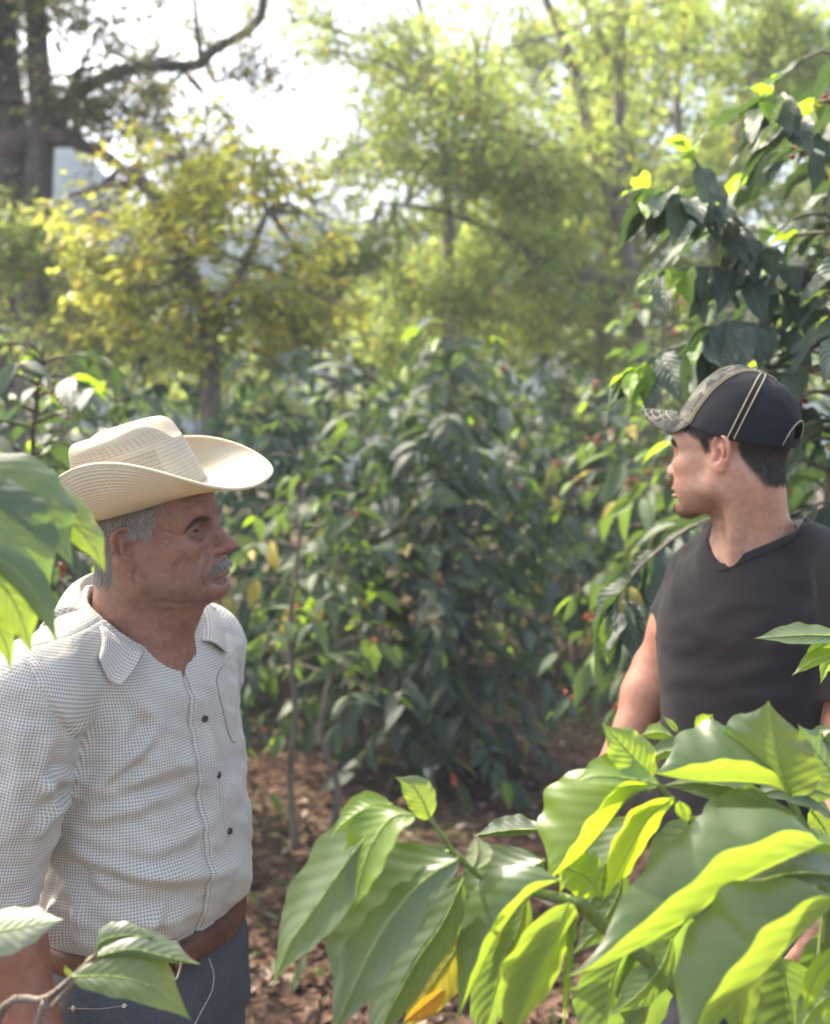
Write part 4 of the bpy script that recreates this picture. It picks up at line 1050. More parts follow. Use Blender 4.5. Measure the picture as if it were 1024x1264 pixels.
def build_young():
    base = (0.48, 0.268, 0.183)
    F = Field((0.30, 1.40, 1.33), (0.74, 1.80, 1.76), 0.0022)
    head_field(F, YH, False)
    nb = YT.pt((-0.005, -0.005, 1.44))
    F.cone(WORLD, YH.pt((-0.034, 0, -0.045)), nb, 0.050, 0.060, 0.03)
    F.cone(WORLD, YH.pt((0.000, 0, -0.070)), YT.pt((0.035, 0.0, 1.42)), 0.026, 0.034, 0.025)
    F.loft(YT, [1.28, 1.36, 1.40, 1.44, 1.47, 1.50], [0.140, 0.138, 0.112, 0.085, 0.066, 0.05], [0.108, 0.102, 0.094, 0.080, 0.064, 0.05], [0.0] * 6, 0.03)
    F.cone(WORLD, YH.pt((-0.025, 0.052, -0.025)), YT.pt((0.082, 0.014, 1.425)), 0.014, 0.009, 0.02)
    F.cone(WORLD, YH.pt((-0.025, -0.052, -0.025)), YT.pt((0.082, -0.014, 1.425)), 0.014, 0.009, 0.02)
    for s in (-1, 1):
        F.cone(YT, (0.080, s * 0.016, 1.418), (0.060, s * 0.080, 1.432), 0.010, 0.008, 0.02)         # collar bones
    V1, F1 = F.nets(); V1 = smooth_mesh(V1, F1, 1)
    V1 = groove(V1, vnormals(V1, F1), YH, GROOVES_YOUNG)
    B = Field((0.26, 1.28, 0.02), (0.98, 2.02, 1.46), 0.0046)
    B.loft(YT, [0.95, 1.05, 1.15, 1.25, 1.35, 1.42], [0.14, 0.135, 0.14, 0.15, 0.15, 0.12], [0.10, 0.10, 0.105, 0.11, 0.10, 0.08], [0] * 6, 0.03)
    for i, s in ((0, -1), (1, 1)):
        sh, el, wr = y_sh[i], y_el[i], y_wr[i]
        B.cone(WORLD, sh, el, 0.046, 0.040, 0.02); B.cone(WORLD, el, wr, 0.042, 0.027, 0.015)
        B.ell(WORLD, sh * 0.45 + el * 0.55, 0.045, 0.03); B.ell(WORLD, el * 0.75 + wr * 0.25, 0.043, 0.02)
        z = nrm(el - wr); x = nrm(YT.R[:, 0] - (YT.R[:, 0] @ z) * z)
        hand(B, Frame(np.stack([x, np.cross(z, x), z], 1), wr), -s)
        B.cone(YT, (0, s * 0.085, 0.95), (0.01, s * 0.09, 0.50), 0.075, 0.05, 0.02); B.cone(YT, (0.01, s * 0.09, 0.50), (-0.01, s * 0.10, 0.08), 0.048, 0.036, 0.02)
        B.cone(YT, (-0.03, s * 0.10, 0.06), (0.14, s * 0.11, 0.05), 0.035, 0.028, 0.02)
    V2, F2 = B.nets()
    L = YH.inv(V1); V1 = shorten_face(V1, YH, 0.12); N1 = vnormals(V1, F1)
    c1 = np.ones((len(V1), 4)); c1[:, :3] = skin_tint(L, base, False)
    m = hair_mask(L, False); top = m | (L[:, 2] > 0.075)
    sm = soften(top, V1, F1)[:, None]; c1[:, :3] = c1[:, :3] * (1 - sm) + sm * np.array((0.035, 0.027, 0.022))
    c2 = np.ones((len(V2), 4)); c2[:, :3] = np.array((0.50, 0.245, 0.155)) * (1 + 0.08 * vnoise(V2, 40, 1) + 0.06 * vnoise(V2, 110, 2))[:, None]
    mesh('body', np.concatenate([V1, V2]), np.concatenate([F1, F2 + len(V1)]), MAT_SKIN_YOUNG, young, attrs={'tint': np.concatenate([c1, c2])})
    eyes(young, YH, (1, 0.0, -0.05))
    idx = RNG.choice(np.where(m & (L[:, 2] < 0.07))[0], 5200); l = L[idx]; n = N1[idx]
    dl = np.stack([np.full(len(l), -0.35), np.zeros(len(l)), np.full(len(l), -0.85)], 1) + RNG.normal(size=(len(l), 3)) * 0.25
    d = dl @ YH.R.T; d = nrm(d - 0.9 * np.einsum('ij,ij->i', d, n)[:, None] * n)
    v, f = strands(V1[idx], d, n, np.where(l[:, 0] > 0.0, 0.006, 0.008) * RNG.uniform(0.6, 1.2, len(l)), 0.00022, 3, 0.15, 0.25)
    mesh('hair', v, f, MAT_HAIR_BLACK, young)
    idx = RNG.choice(np.where((L[:, 2] < -0.088) & (L[:, 2] > -0.122) & (L[:, 0] > 0.060) & (np.abs(L[:, 1]) < 0.028))[0], 700); l = L[idx]; n = N1[idx]
    d = np.tile(YH.R @ np.array((0.2, 0, -0.9)), (len(idx), 1)) + RNG.normal(size=(len(idx), 3)) * 0.3; d = nrm(d - 0.7 * np.einsum('ij,ij->i', d, n)[:, None] * n)
    v, f = strands(V1[idx], d, n, RNG.uniform(0.002, 0.005, len(idx)), 0.0002, 2, 0.3, 0.2)
    mesh('beard', v, f, MAT_HAIR_BLACK, young)
    for s in (-1, 1):
        t = RNG.uniform(0, 1, 320)
        q = np.stack([np.interp(t, [0, 0.5, 1], [0.1, 0.092, 0.072]), s * np.interp(t, [0, 1], [0.013, 0.052]), np.interp(t, [0, 0.55, 1], [0.028, 0.036, 0.029]) + RNG.normal(size=320) * 0.0018], 1)
        wq = YH.pts(q); near = np.array([np.argmin(((V1 - a) ** 2).sum(1)) for a in wq]); n = N1[near]
        dl = np.stack([-0.3 * np.ones(320), s * np.ones(320), 0.25 - 0.7 * t], 1) + RNG.normal(size=(320, 3)) * 0.2
        d = dl @ YH.R.T; d = nrm(d - 0.85 * np.einsum('ij,ij->i', d, n)[:, None] * n)
        v, f = strands(V1[near], d, n, RNG.uniform(0.006, 0.010, 320), 0.00026, 3, 0.2, 0.2)
        mesh('eyebrow', v, f, MAT_HAIR_BLACK, young)
build_young()

def build_tee():
    F = Field((0.28, 1.30, 0.90), (0.92, 1.98, 1.56), 0.004)
    for i, s in ((0, -1), (1, 1)):
        F.cone(WORLD, YT.pt((-0.015, s * 0.045, 1.475)), y_sh[i] + np.array((0, 0, 0.008)), 0.050, 0.052, 0.05)
        ln = 0.5 if i == 0 else 0.80
        end = y_sh[i] + (y_el[i] - y_sh[i]) * (ln + 0.2)
        F.cone(WORLD, y_sh[i], end, 0.058, 0.060, 0.025)
    for i in (0, 1):
        ln = 0.5 if i == 0 else 0.80
        ax = nrm(y_el[i] - y_sh[i]); c = y_sh[i] + (y_el[i] - y_sh[i]) * ln
        e1 = nrm(np.cross(ax, (0.2, 1, 0.1))); fr = Frame(np.stack([e1, np.cross(ax, e1), ax], 1), c)
        F.op(fr, (0, 0, 0.06), 0.11, lambda x, y, z: np.maximum(np.sqrt(x * x + y * y) - 0.070, -z), 0.003, -1)
        F.op(fr, (0, 0, -0.01), 0.08, lambda x, y, z: np.maximum(np.sqrt(x * x + y * y) - 0.0525, np.abs(z) - 0.03), 0.003, -1)
    F.loft(YT, [0.90, 0.98, 1.06, 1.15, 1.25, 1.33, 1.39, 1.43, 1.465, 1.50], [0.162, 0.160, 0.156, 0.155, 0.160, 0.162, 0.150, 0.125, 0.092, 0.06],
           [0.128, 0.124, 0.120, 0.120, 0.124, 0.122, 0.114, 0.100, 0.080, 0.06], [0, 0, 0, 0, 0.002, 0.002, 0.0, 0.0, 0.0, 0.0], 0.02, 2.3)
    return F
def tee_neck(z):           # half width of the neck opening against height: a V in front
    return z
YTF = build_tee()
# neckline curve in the torso frame: angle 0 = front; round behind, V in front
_th = np.linspace(-math.pi, math.pi, 181)
_a = np.abs(_th) / math.pi
_nr = np.interp(_a, [0, 0.12, 0.3, 0.5, 0.75, 1.0], [0.0, 0.036, 0.068, 0.083, 0.080, 0.076])
_nz = np.interp(_a, [0, 0.12, 0.3, 0.5, 0.75, 1.0], [1.390, 1.412, 1.448, 1.490, 1.502, 1.500])
def cut_neck():
    # prism through the chest: lateral half width against height, in front; column behind
    def fn(x, y, z):
        hw = np.interp(z, [1.445, 1.454, 1.469, 1.484, 1.50, 1.56], [-0.004, 0.012, 0.038, 0.062, 0.084, 0.088]).astype(np.float32)
        return np.maximum(np.maximum(np.abs(y) - hw, -x - 0.012), -(z - 1.43)) * 0.75
    YTF.op(YT, (0.07, 0, 1.45), 0.16, fn, 0.003, -1)
    YTF.cone(YT, (-0.015, 0, 1.495), (-0.015, 0, 1.60), 0.070, 0.09, 0.004, -1)
cut_neck()
TV, TQ = YTF.nets(); TV = smooth_mesh(TV, TQ, 1)
TN = vnormals(TV, TQ)
def tee_folds():
    V, N = TV, TN; L = YT.inv(V); disp = np.zeros(len(V))
    fade = np.clip((1.46 - L[:, 2]) / 0.08, 0, 1)
    ang = np.arctan2(L[:, 1], L[:, 0]) * 0.15
    disp += fade * 0.0035 * vnoise(np.stack([L[:, 0], L[:, 1], L[:, 2] * 1.3 + 0.5 * ang], 1), 10, 14)
    disp += fade * 0.0016 * vnoise(np.stack([L[:, 0], L[:, 1], L[:, 2] * 2.0 - 0.7 * ang], 1), 24, 18)
    for pts, wd, am in (
        ([(1002, 745), (1000, 775), (1004, 812)], 0.012, 0.010), ([(1000, 750), (970, 790), (930, 815)], 0.014, 0.0055),
        ([(1003, 790), (960, 822), (900, 838)], 0.014, 0.005), ([(1006, 850), (960, 862), (900, 860)], 0.014, 0.004),
        ([(848, 668), (838, 700), (832, 740)], 0.012, 0.006), ([(822, 740), (850, 775), (880, 790)], 0.014, 0.004),
        ([(808, 790), (840, 800), (880, 790)], 0.014, 0.004), ([(800, 850), (850, 838), (910, 845)], 0.014, 0.004),
        ([(1005, 700), (1012, 740), (1018, 800)], 0.010, 0.005), ([(870, 660), (862, 690), (866, 720)], 0.012, 0.003)):
        fold(V, N, pts, wd, am, disp)
    return V + N * (0.7 * disp)[:, None]
TV = tee_folds()
tee = mesh('t_shirt', TV, TQ, MAT_TEE, young)
def neck_rib():
    from mathutils.bvhtree import BVHTree
    bv = BVHTree.FromPolygons([tuple(x) for x in TV], [tuple(x) for x in TQ])
    zz = np.concatenate([np.linspace(1.443, 1.50, 26)])
    hw = np.interp(zz, [1.440, 1.450, 1.466, 1.482, 1.50], [0.0, 0.012, 0.038, 0.062, 0.084])
    left = np.stack([np.full(26, 0.13), hw, zz], 1); right = left * (1, -1, 1)
    back = [(0.0, 0.082, 1.505), (-0.04, 0.070, 1.508), (-0.075, 0.035, 1.506), (-0.088, 0, 1.505), (-0.075, -0.035, 1.506), (-0.04, -0.070, 1.508), (0.0, -0.082, 1.505)]
    # points along the opening: ends a and b of the band are offset away from the opening
    rows_in, rows_out = [], []
    ext_ = np.array([(0.13, 0.0, 1.4435)])
    path = np.concatenate([ext_, right[::1], np.array(back[::-1]), left[::-1], (ext_ * (1, -1, 1))[::-1]])
    fwd = YT.R[:, 0]
    path_r = path.copy()
    W = []
    for x, y, z in path:
        if x > 0.1:
            h = bv.ray_cast(Vector(YT.pt((0.3, y * 1.04 + math.copysign(0.001, y), z - 0.001))), Vector(-fwd))
            W.append(np.array(h[0]) if h[0] is not None else YT.pt((0.09, y, z)))
        else: W.append(YT.pt((x, y, z)))
    W = np.array(W)
    for _ in range(3): W[1:-1] = (W[:-2] + W[1:-1] * 2 + W[2:]) / 4
    c = YT.pt((0.01, 0, 1.50))
    t = nrm(np.gradient(W, axis=0)); n = np.array([np.array(bv.find_nearest(Vector(q))[1]) for q in W])
    for _ in range(4): n[1:-1] = nrm(n[:-2] + n[1:-1] + n[2:])
    o = nrm(np.cross(t, n)); o *= np.sign(np.einsum('ij,ij->i', o, W - c))[:, None]
    prof = [(-0.003, -0.004), (-0.0035, 0.0010), (-0.001, 0.0018), (0.005, 0.0020), (0.010, 0.0018), (0.0125, 0.0004), (0.0125, -0.003)]
    V = np.concatenate([W + o * a + n * b for a, b in prof])
    mesh('neck_band', V, grid_faces(len(W), len(prof)), MAT_TEE, tee)
neck_rib()

def young_lower():
    F = Field((0.28, 1.34, 0.04), (0.86, 1.96, 1.05), 0.007)
    F.loft(YT, [0.84, 0.90, 0.96, 1.00], [0.160, 0.158, 0.150, 0.146], [0.124, 0.122, 0.116, 0.112], [0, 0, 0, 0], 0.02, 2.3)
    for s in (-1, 1):
        F.cone(YT, (0, s * 0.082, 0.90), (0.012, s * 0.092, 0.52), 0.090, 0.068, 0.03)
        F.cone(YT, (0.012, s * 0.092, 0.52), (-0.01, s * 0.10, 0.07), 0.068, 0.060, 0.03)
    V, Q = F.nets(); N = vnormals(V, Q); L = YT.inv(V)
    V = V + N * (0.004 * vnoise(L, (14, 14, 20), 3) + 0.006 * np.exp(-((L[:, 2] - 0.5) / 0.1) ** 2) * vnoise(L, (10, 10, 40), 4))[:, None]
    mesh('jeans', V, Q, MAT_DENIM, young)
young_lower()
boots(young, YT, MAT_LEATHER, 0.10)

# ------------------------------------------------------------------ cap
def camo_material():
    m = NT('camouflage_twill'); o = m.obj()
    n1 = m.noise(o, 34, 2, 0.5); n2 = m.noise(m.n('VectorMath', {0: o, 1: (3.1, 5.7, 1.3)}, operation='ADD').outputs[0], 46, 2, 0.5)
    c = m.ramp(n1, [(0.0, (0.085, 0.088, 0.072)), (0.47, (0.125, 0.123, 0.10)), (0.60, (0.185, 0.178, 0.135))], 'CONSTANT')
    c = m.mix(m.math('GREATER_THAN', n2, 0.56), c, (0.055, 0.057, 0.052))
    c = m.mix(0.35, c, m.mix(1.0, c, m.ramp(m.noise(o, 900, 1), [(0.3, (0.7, 0.7, 0.7)), (0.7, (1.3, 1.3, 1.3))]), 'MULTIPLY'))
    return m.done(m.bsdf(color=c, rough=0.9, spec=0.15, normal=m.bump(m.noise(o, 700, 2), 0.4, 0.002)).outputs[0])
MAT_CAMO = camo_material()
MAT_CAP = cloth_material('black_cap_twill', (0.016, 0.016, 0.021), 50, 0.9, 900, 0.25, 0.06)
CAPF = YH.sub(rot('Y', -30), (-0.016, 0, 0.047))
def cap_pt(a, h, o=0.0):
    """a: angle around (0 front), h: 0 rim .. 1 top button"""
    a = np.asarray(a, float); h = np.asarray(h, float)
    ph = h * math.pi / 2
    cx, cy = np.cos(a), np.sin(a)
    r = np.cos(ph) ** 0.80
    A = np.where(cx > 0, 0.108, 0.104); Bw = 0.088
    x = (A + o) * cx * r + 0.004 * (1 - r); y = (Bw + o) * cy * r
    z = (0.104 + o) * np.sin(ph) ** 1.05
    z = z + 0.010 * np.exp(-((a) / 0.6) ** 2) * np.sin(ph * 2) * (cx > 0)        # taller front panel
    z = z - (1 - h) ** 2 * (0.022 * (0.5 + 0.5 * cx) - 0.012 * (0.5 - 0.5 * cx) + 0.012 * np.abs(cy) ** 2)
    return np.stack([x, y, z], -1)
def build_cap():
    nu, nv = 120, 40
    a = np.arange(nu) * 2 * math.pi / nu - math.pi; h = np.linspace(0, 0.995, nv)
    A, H = np.meshgrid(a, h)
    seam = np.zeros_like(A)
    for s in SEAMS: seam += np.exp(-(((A - s) * np.cos(H * 1.5)) / 0.035) ** 2)
    hole = (np.abs(np.abs(A) - math.pi) < 0.42) & (H < 0.30 * np.sqrt(np.clip(1 - ((np.abs(A) - math.pi) / 0.42) ** 2, 0, 1)))
    G = cap_pt(A, H, -0.0012 * np.minimum(seam, 1) + 0.0012 * vnoise(np.stack([A * 3, H * 8, 0 * A], -1).reshape(-1, 3), 1.3, 5).reshape(A.shape))
    F = grid_faces(nu, nv, True)
    front = (np.abs(A.ravel()[F]).mean(1) < 0.98) & (np.abs(A.ravel()[F]).max(1) < 1.2)
    bad = hole.ravel()[F].any(1)
    V = CAPF.pts(G.reshape(-1, 3))
    crown = mesh('baseball_cap', V, F[~front & ~bad], MAT_CAP, young)
    so = crown.modifiers.new('thick', 'SOLIDIFY'); so.thickness = 0.0022
    fp = mesh('front_panel', V, F[front], MAT_CAMO, crown)
    so = fp.modifiers.new('thick', 'SOLIDIFY'); so.thickness = 0.0022
    # stitched seams (pale thread)
    for s, dbl in ((-0.98, 0.05), (0.98, 0.05), (-1.80, 0.09), (1.80, 0.09)):
        for k in ((-1, 1)):
            hh = np.linspace(0.02, 0.96, 30)
            q = CAPF.pts(cap_pt(s + k * dbl / np.maximum(np.cos(hh * 1.45), 0.25) * 0.55, hh, 0.0018))
            v, f = tube(q, [0.0010], 6, 60); mesh('seam', v, f, MAT_THREAD, crown)
    t = np.linspace(0, math.pi, 30)
    q = CAPF.pts(cap_pt(math.pi + 0.46 * np.cos(t), 0.04 + 0.31 * np.sin(t), 0.0018)); v, f = tube(q, [0.001], 6, 60); mesh('seam', v, f, MAT_THREAD, crown)
    A2, H2 = np.meshgrid(np.linspace(math.pi - 0.5, math.pi + 0.5, 30), np.linspace(0.0, 0.13, 6))
    mesh('strap', CAPF.pts(cap_pt(A2, H2, 0.002).reshape(-1, 3)), grid_faces(30, 6), MAT_CAP, crown)
    # button
    v, f = disc(CAPF.pt(cap_pt(0.0, 1.0, 0.0)), CAPF.R[:, 2], 0.007, 0.004); mesh('button', v, f, MAT_CAMO, crown)
    # bill
    n, r = 61, 14
    al = np.linspace(-1.02, 1.02, n); rows = []
    for i, t in enumerate(np.linspace(0, 1, r)):
        b = cap_pt(al, 0.02 + 0 * al, 0.0)
        ext = 0.080 * np.clip(np.cos(al * 1.42), 0, 1) ** 0.55
        x = b[:, 0] + ext * t * 0.90 + 0.002; y = b[:, 1] * (1 - 0.06 * t)
        z = b[:, 2] - 0.002 - ext * t * 0.26 - 0.006 * t ** 2 - 0.024 * (y / 0.08) ** 2 * t ** 0.7
        rows.append(np.stack([x, y, z], 1))
    V = CAPF.pts(np.concatenate(rows))
    bill = mesh('bill', V, grid_faces(n, r), MAT_CAMO, crown)
    so = bill.modifiers.new('thick', 'SOLIDIFY'); so.thickness = 0.0042; so.offset = -1 if False else 0
    for t in (0.35, 0.55, 0.75, 0.92):
        i = t * (r - 1); i0 = int(i); q = rows[i0] * (1 - i + i0) + rows[min(i0 + 1, r - 1)] * (i - i0)
        v, f = tube(CAPF.pts(q[3:-3] + np.array((0, 0, 0.0026))), [0.0008], 6, 100); mesh('stitching', v, f, MAT_THREAD, bill)
SEAMS = (-0.98, 0.98, -1.80, 1.80, math.pi, -math.pi)
build_cap()
# ------------------------------------------------------------------ plant materials
def leaf_material(name, dark, light, glow, trans=0.42, rough=0.38, spec=0.5, veins=True, odd=None, oddp=0.0, coat=0.0, vs=1.0, specks=False):
    m = NT(name)
    rnd = m.n('NewGeometry').outputs['Random Per Island']
    uv = m.n('SeparateXYZ', {0: m.n('UVMap').outputs[0]}); U, Vv = uv.outputs[0], uv.outputs[1]
    c = m.mix(rnd, dark, light)
    g = m.mix(rnd, tuple(x * 0.75 for x in glow), glow)
    if odd:
        k = m.math('LESS_THAN', m.math('FRACT', m.math('MULTIPLY', rnd, 37.7)), oddp)
        c = m.mix(k, c, odd); g = m.mix(k, g, tuple(min(1, x * 1.2) for x in odd))
    kw = {}
    if specks:
        ob = m.obj(); dust = m.noise(ob, 22, 5, 0.65); sp = m.n('TexVoronoi', {'Vector': ob, 'Scale': 75.0}).outputs[0]
        hit = m.math('MULTIPLY', m.math('LESS_THAN', sp, 0.10), m.math('GREATER_THAN', m.noise(ob, 14, 3), 0.52))
        c = m.mix(m.n('MapRange', {0: dust, 1: 0.45, 2: 0.75, 3: 0.0, 4: 0.30}).outputs[0], c, (0.17, 0.19, 0.12))
        c = m.mix(m.math('MULTIPLY', hit, 0.7), c, (0.16, 0.10, 0.03)); g = m.mix(m.math('MULTIPLY', hit, 0.7), g, (0.35, 0.20, 0.03))
        yl_ = m.n('MapRange', {0: m.noise(ob, 9, 3), 1: 0.52, 2: 0.72}).outputs[0]
        g = m.mix(m.math('MULTIPLY', yl_, 0.45), g, (0.62, 0.60, 0.05))
        rough = m.n('MapRange', {0: dust, 1: 0.3, 2: 0.75, 3: 0.30, 4: 0.62}).outputs[0]
    if veins:
        au = m.math('ABSOLUTE', m.math('SUBTRACT', U, 0.5))
        mid = m.math('LESS_THAN', au, 0.022)
        ph = m.math('SUBTRACT', m.math('MULTIPLY', Vv, 9.5), m.math('MULTIPLY', au, 5.0))
        wv = m.math('COSINE', m.math('MULTIPLY', ph, 2 * math.pi))
        ln = m.math('POWER', m.math('MAXIMUM', wv, 0.0), 14.0)
        vein = m.math('MAXIMUM', mid, m.math('MULTIPLY', ln, 0.55 * vs))
        c = m.mix(m.math('MULTIPLY', vein, 0.45), c, tuple(min(1, x * 2.2 + 0.03) for x in light))
        kw['normal'] = m.bump(m.math('ADD', m.math('MULTIPLY', wv, -0.5), m.math('MULTIPLY', m.noise(m.obj(), 160 if specks else 60, 3), 0.8 if specks else 0.4)), 0.45 * vs, 0.003)
    p = m.bsdf(color=c, rough=rough, spec=spec, coat=coat, coat_rough=0.25, **kw)
    t = m.n('BsdfTranslucent', {0: g})
    if veins: m.set(t.inputs['Normal'], kw['normal'])
    x = m.n('MixShader', {0: trans}); m.set(x.inputs[1], p); m.set(x.inputs[2], t)
    return m.done(x.outputs[0])
COFFEE_DARK = leaf_material('coffee_leaf_dark', (0.040, 0.056, 0.040), (0.075, 0.098, 0.068), (0.16, 0.28, 0.06), 0.22, 0.48, 0.4, True, (0.30, 0.26, 0.04), 0.03)
COFFEE_MID = leaf_material('coffee_leaf_mid', (0.040, 0.070, 0.032), (0.085, 0.125, 0.058), (0.28, 0.44, 0.07), 0.30, 0.46, 0.4, True, (0.42, 0.32, 0.04), 0.05)
COFFEE_TIP = leaf_material('coffee_leaf_new', (0.10, 0.20, 0.02), (0.18, 0.30, 0.03), (0.50, 0.75, 0.04), 0.5, 0.34, 0.5)
TREE_GREEN = leaf_material('tree_leaf_green', (0.085, 0.120, 0.040), (0.18, 0.22, 0.070), (0.56, 0.70, 0.13), 0.48, 0.5, 0.3, False, (0.40, 0.34, 0.05), 0.10)
TREE_YELLOW = leaf_material('tree_leaf_yellow', (0.13, 0.155, 0.045), (0.29, 0.29, 0.080), (0.74, 0.78, 0.12), 0.50, 0.5, 0.3, False, (0.60, 0.46, 0.07), 0.13)
TREE_OLIVE = leaf_material('tree_leaf_olive', (0.085, 0.115, 0.050), (0.18, 0.21, 0.085), (0.52, 0.62, 0.16), 0.45, 0.5, 0.3, False, (0.40, 0.34, 0.05), 0.06)
TREE_DARK = leaf_material('tree_leaf_dark', (0.045, 0.055, 0.026), (0.10, 0.110, 0.050), (0.34, 0.36, 0.10), 0.38, 0.5, 0.3, False, (0.34, 0.26, 0.06), 0.10)
TREE_TEAL = leaf_material('hazy_teal_leaf', (0.030, 0.060, 0.038), (0.06, 0.10, 0.06), (0.14, 0.26, 0.09), 0.35, 0.5, 0.3, False, (0.25, 0.28, 0.06), 0.06)  # bluish haze put into the leaf colour of farther bushes
WEED = leaf_material('weed_leaf', (0.040, 0.070, 0.025), (0.09, 0.13, 0.05), (0.28, 0.36, 0.08), 0.4, 0.5, 0.3, False)
LITTER = leaf_material('dry_leaf', (0.048, 0.027, 0.018), (0.165, 0.098, 0.064), (0.22, 0.12, 0.07), 0.15, 0.8, 0.15, False, (0.26, 0.20, 0.16), 0.10)
def bark_material(name, c1, c2, scale=14):
    m = NT(name); o = m.obj()
    s = m.n('Mapping', {0: o, 3: (1, 1, 0.25)}).outputs[0]
    nz = m.noise(s, scale, 5, 0.65)
    h = m.math('ADD', nz, m.math('MULTIPLY', m.noise(s, scale * 5, 3), 0.4))
    return m.done(m.bsdf(color=m.ramp(nz, [(0.3, c1), (0.7, c2)]), rough=0.9, spec=0.2, normal=m.bump(h, 0.8, 0.02)).outputs[0])
BARK_DARK = bark_material('dark_bark', (0.055, 0.042, 0.034), (0.15, 0.12, 0.095))
BARK_PALE = bark_material('pale_bark', (0.10, 0.085, 0.065), (0.26, 0.22, 0.175), 30)
BARK_TWIG = bark_material('twig_bark', (0.07, 0.065, 0.04), (0.19, 0.17, 0.11), 60)
CHERRY = NT('coffee_cherry'); CHERRY = CHERRY.done(CHERRY.bsdf(color=CHERRY.ramp(CHERRY.n('NewGeometry').outputs['Random Per Island'], [(0.0, (0.20, 0.012, 0.014)), (0.5, (0.38, 0.03, 0.02)), (0.8, (0.5, 0.16, 0.03)), (1.0, (0.12, 0.18, 0.03))]), rough=0.3).outputs[0])

# ------------------------------------------------------------------ leaves in bulk
def leaf_template(nu=3, nv=6, width=0.42, fold=0.22, droop=0.25, wave=0.0, sharp=1.0):
    u = np.linspace(-1, 1, nu); v = np.linspace(0, 1, nv)
    U, Vv = np.meshgrid(u, v)
    w = np.sin(np.pi * np.clip(Vv, 0, 1) ** 0.85) ** (0.85 * sharp) * (1 - 0.25 * Vv ** 3)
    w = np.maximum(w, 0.02)
    x = U * w * width / 2
    z = fold * np.abs(x) - droop * Vv ** 2 + wave * np.sin(Vv * 14 + U * 1.3) * np.abs(U) * 0.1
    y = Vv * (1 - 0.12 * droop)
    return np.stack([x, y, z], -1).reshape(-1, 3), grid_faces(nu, nv), np.stack([(U + 1) / 2, Vv], -1).reshape(-1, 2)
T_COFFEE = leaf_template(3, 6, 0.40, 0.35, 0.28)
T_COFFEE_FINE = leaf_template(7, 12, 0.40, 0.30, 0.30, 0.35)
T_SMALL = leaf_template(3, 3, 0.42, 0.25, 0.15)
T_LONG = leaf_template(3, 4, 0.30, 0.2, 0.3)

def place(pos, dirs, nors, size, tmpl):
    V0, F0, UV0 = tmpl
    d = nrm(dirs); s = nrm(np.cross(d, nors)); n = np.cross(s, d)
    size = np.broadcast_to(size, (len(pos),))
    V = pos[:, None] + size[:, None, None] * (V0[None, :, 0:1] * s[:, None] + V0[None, :, 1:2] * d[:, None] + V0[None, :, 2:3] * n[:, None])
    F = (F0[None] + (np.arange(len(pos)) * len(V0))[:, None, None]).reshape(-1, 4)
    return V.reshape(-1, 3), F, np.tile(UV0, (len(pos), 1))
def join(parts):
    V, F = merge([(p[0], p[1]) for p in parts])
    return V, F, np.concatenate([p[2] for p in parts])
def ico(r, sub=1):
    import bmesh
    bm = bmesh.new(); bmesh.ops.create_icosphere(bm, subdivisions=sub, radius=r)
    V = np.array([v.co for v in bm.verts]); F = np.array([[v.index for v in f.verts] for f in bm.faces]); bm.free()
    return V, F
ICO = ico(1.0, 2)
def berries_mesh(pos, r, m, parent, name='fruit'):
    V0, F0 = ICO; r = np.broadcast_to(r, (len(pos),))
    V = (pos[:, None] + V0[None] * r[:, None, None]).reshape(-1, 3)
    F = (F0[None] + (np.arange(len(pos)) * len(V0))[:, None, None]).reshape(-1, 3)
    return mesh(name, V, F, m, parent)

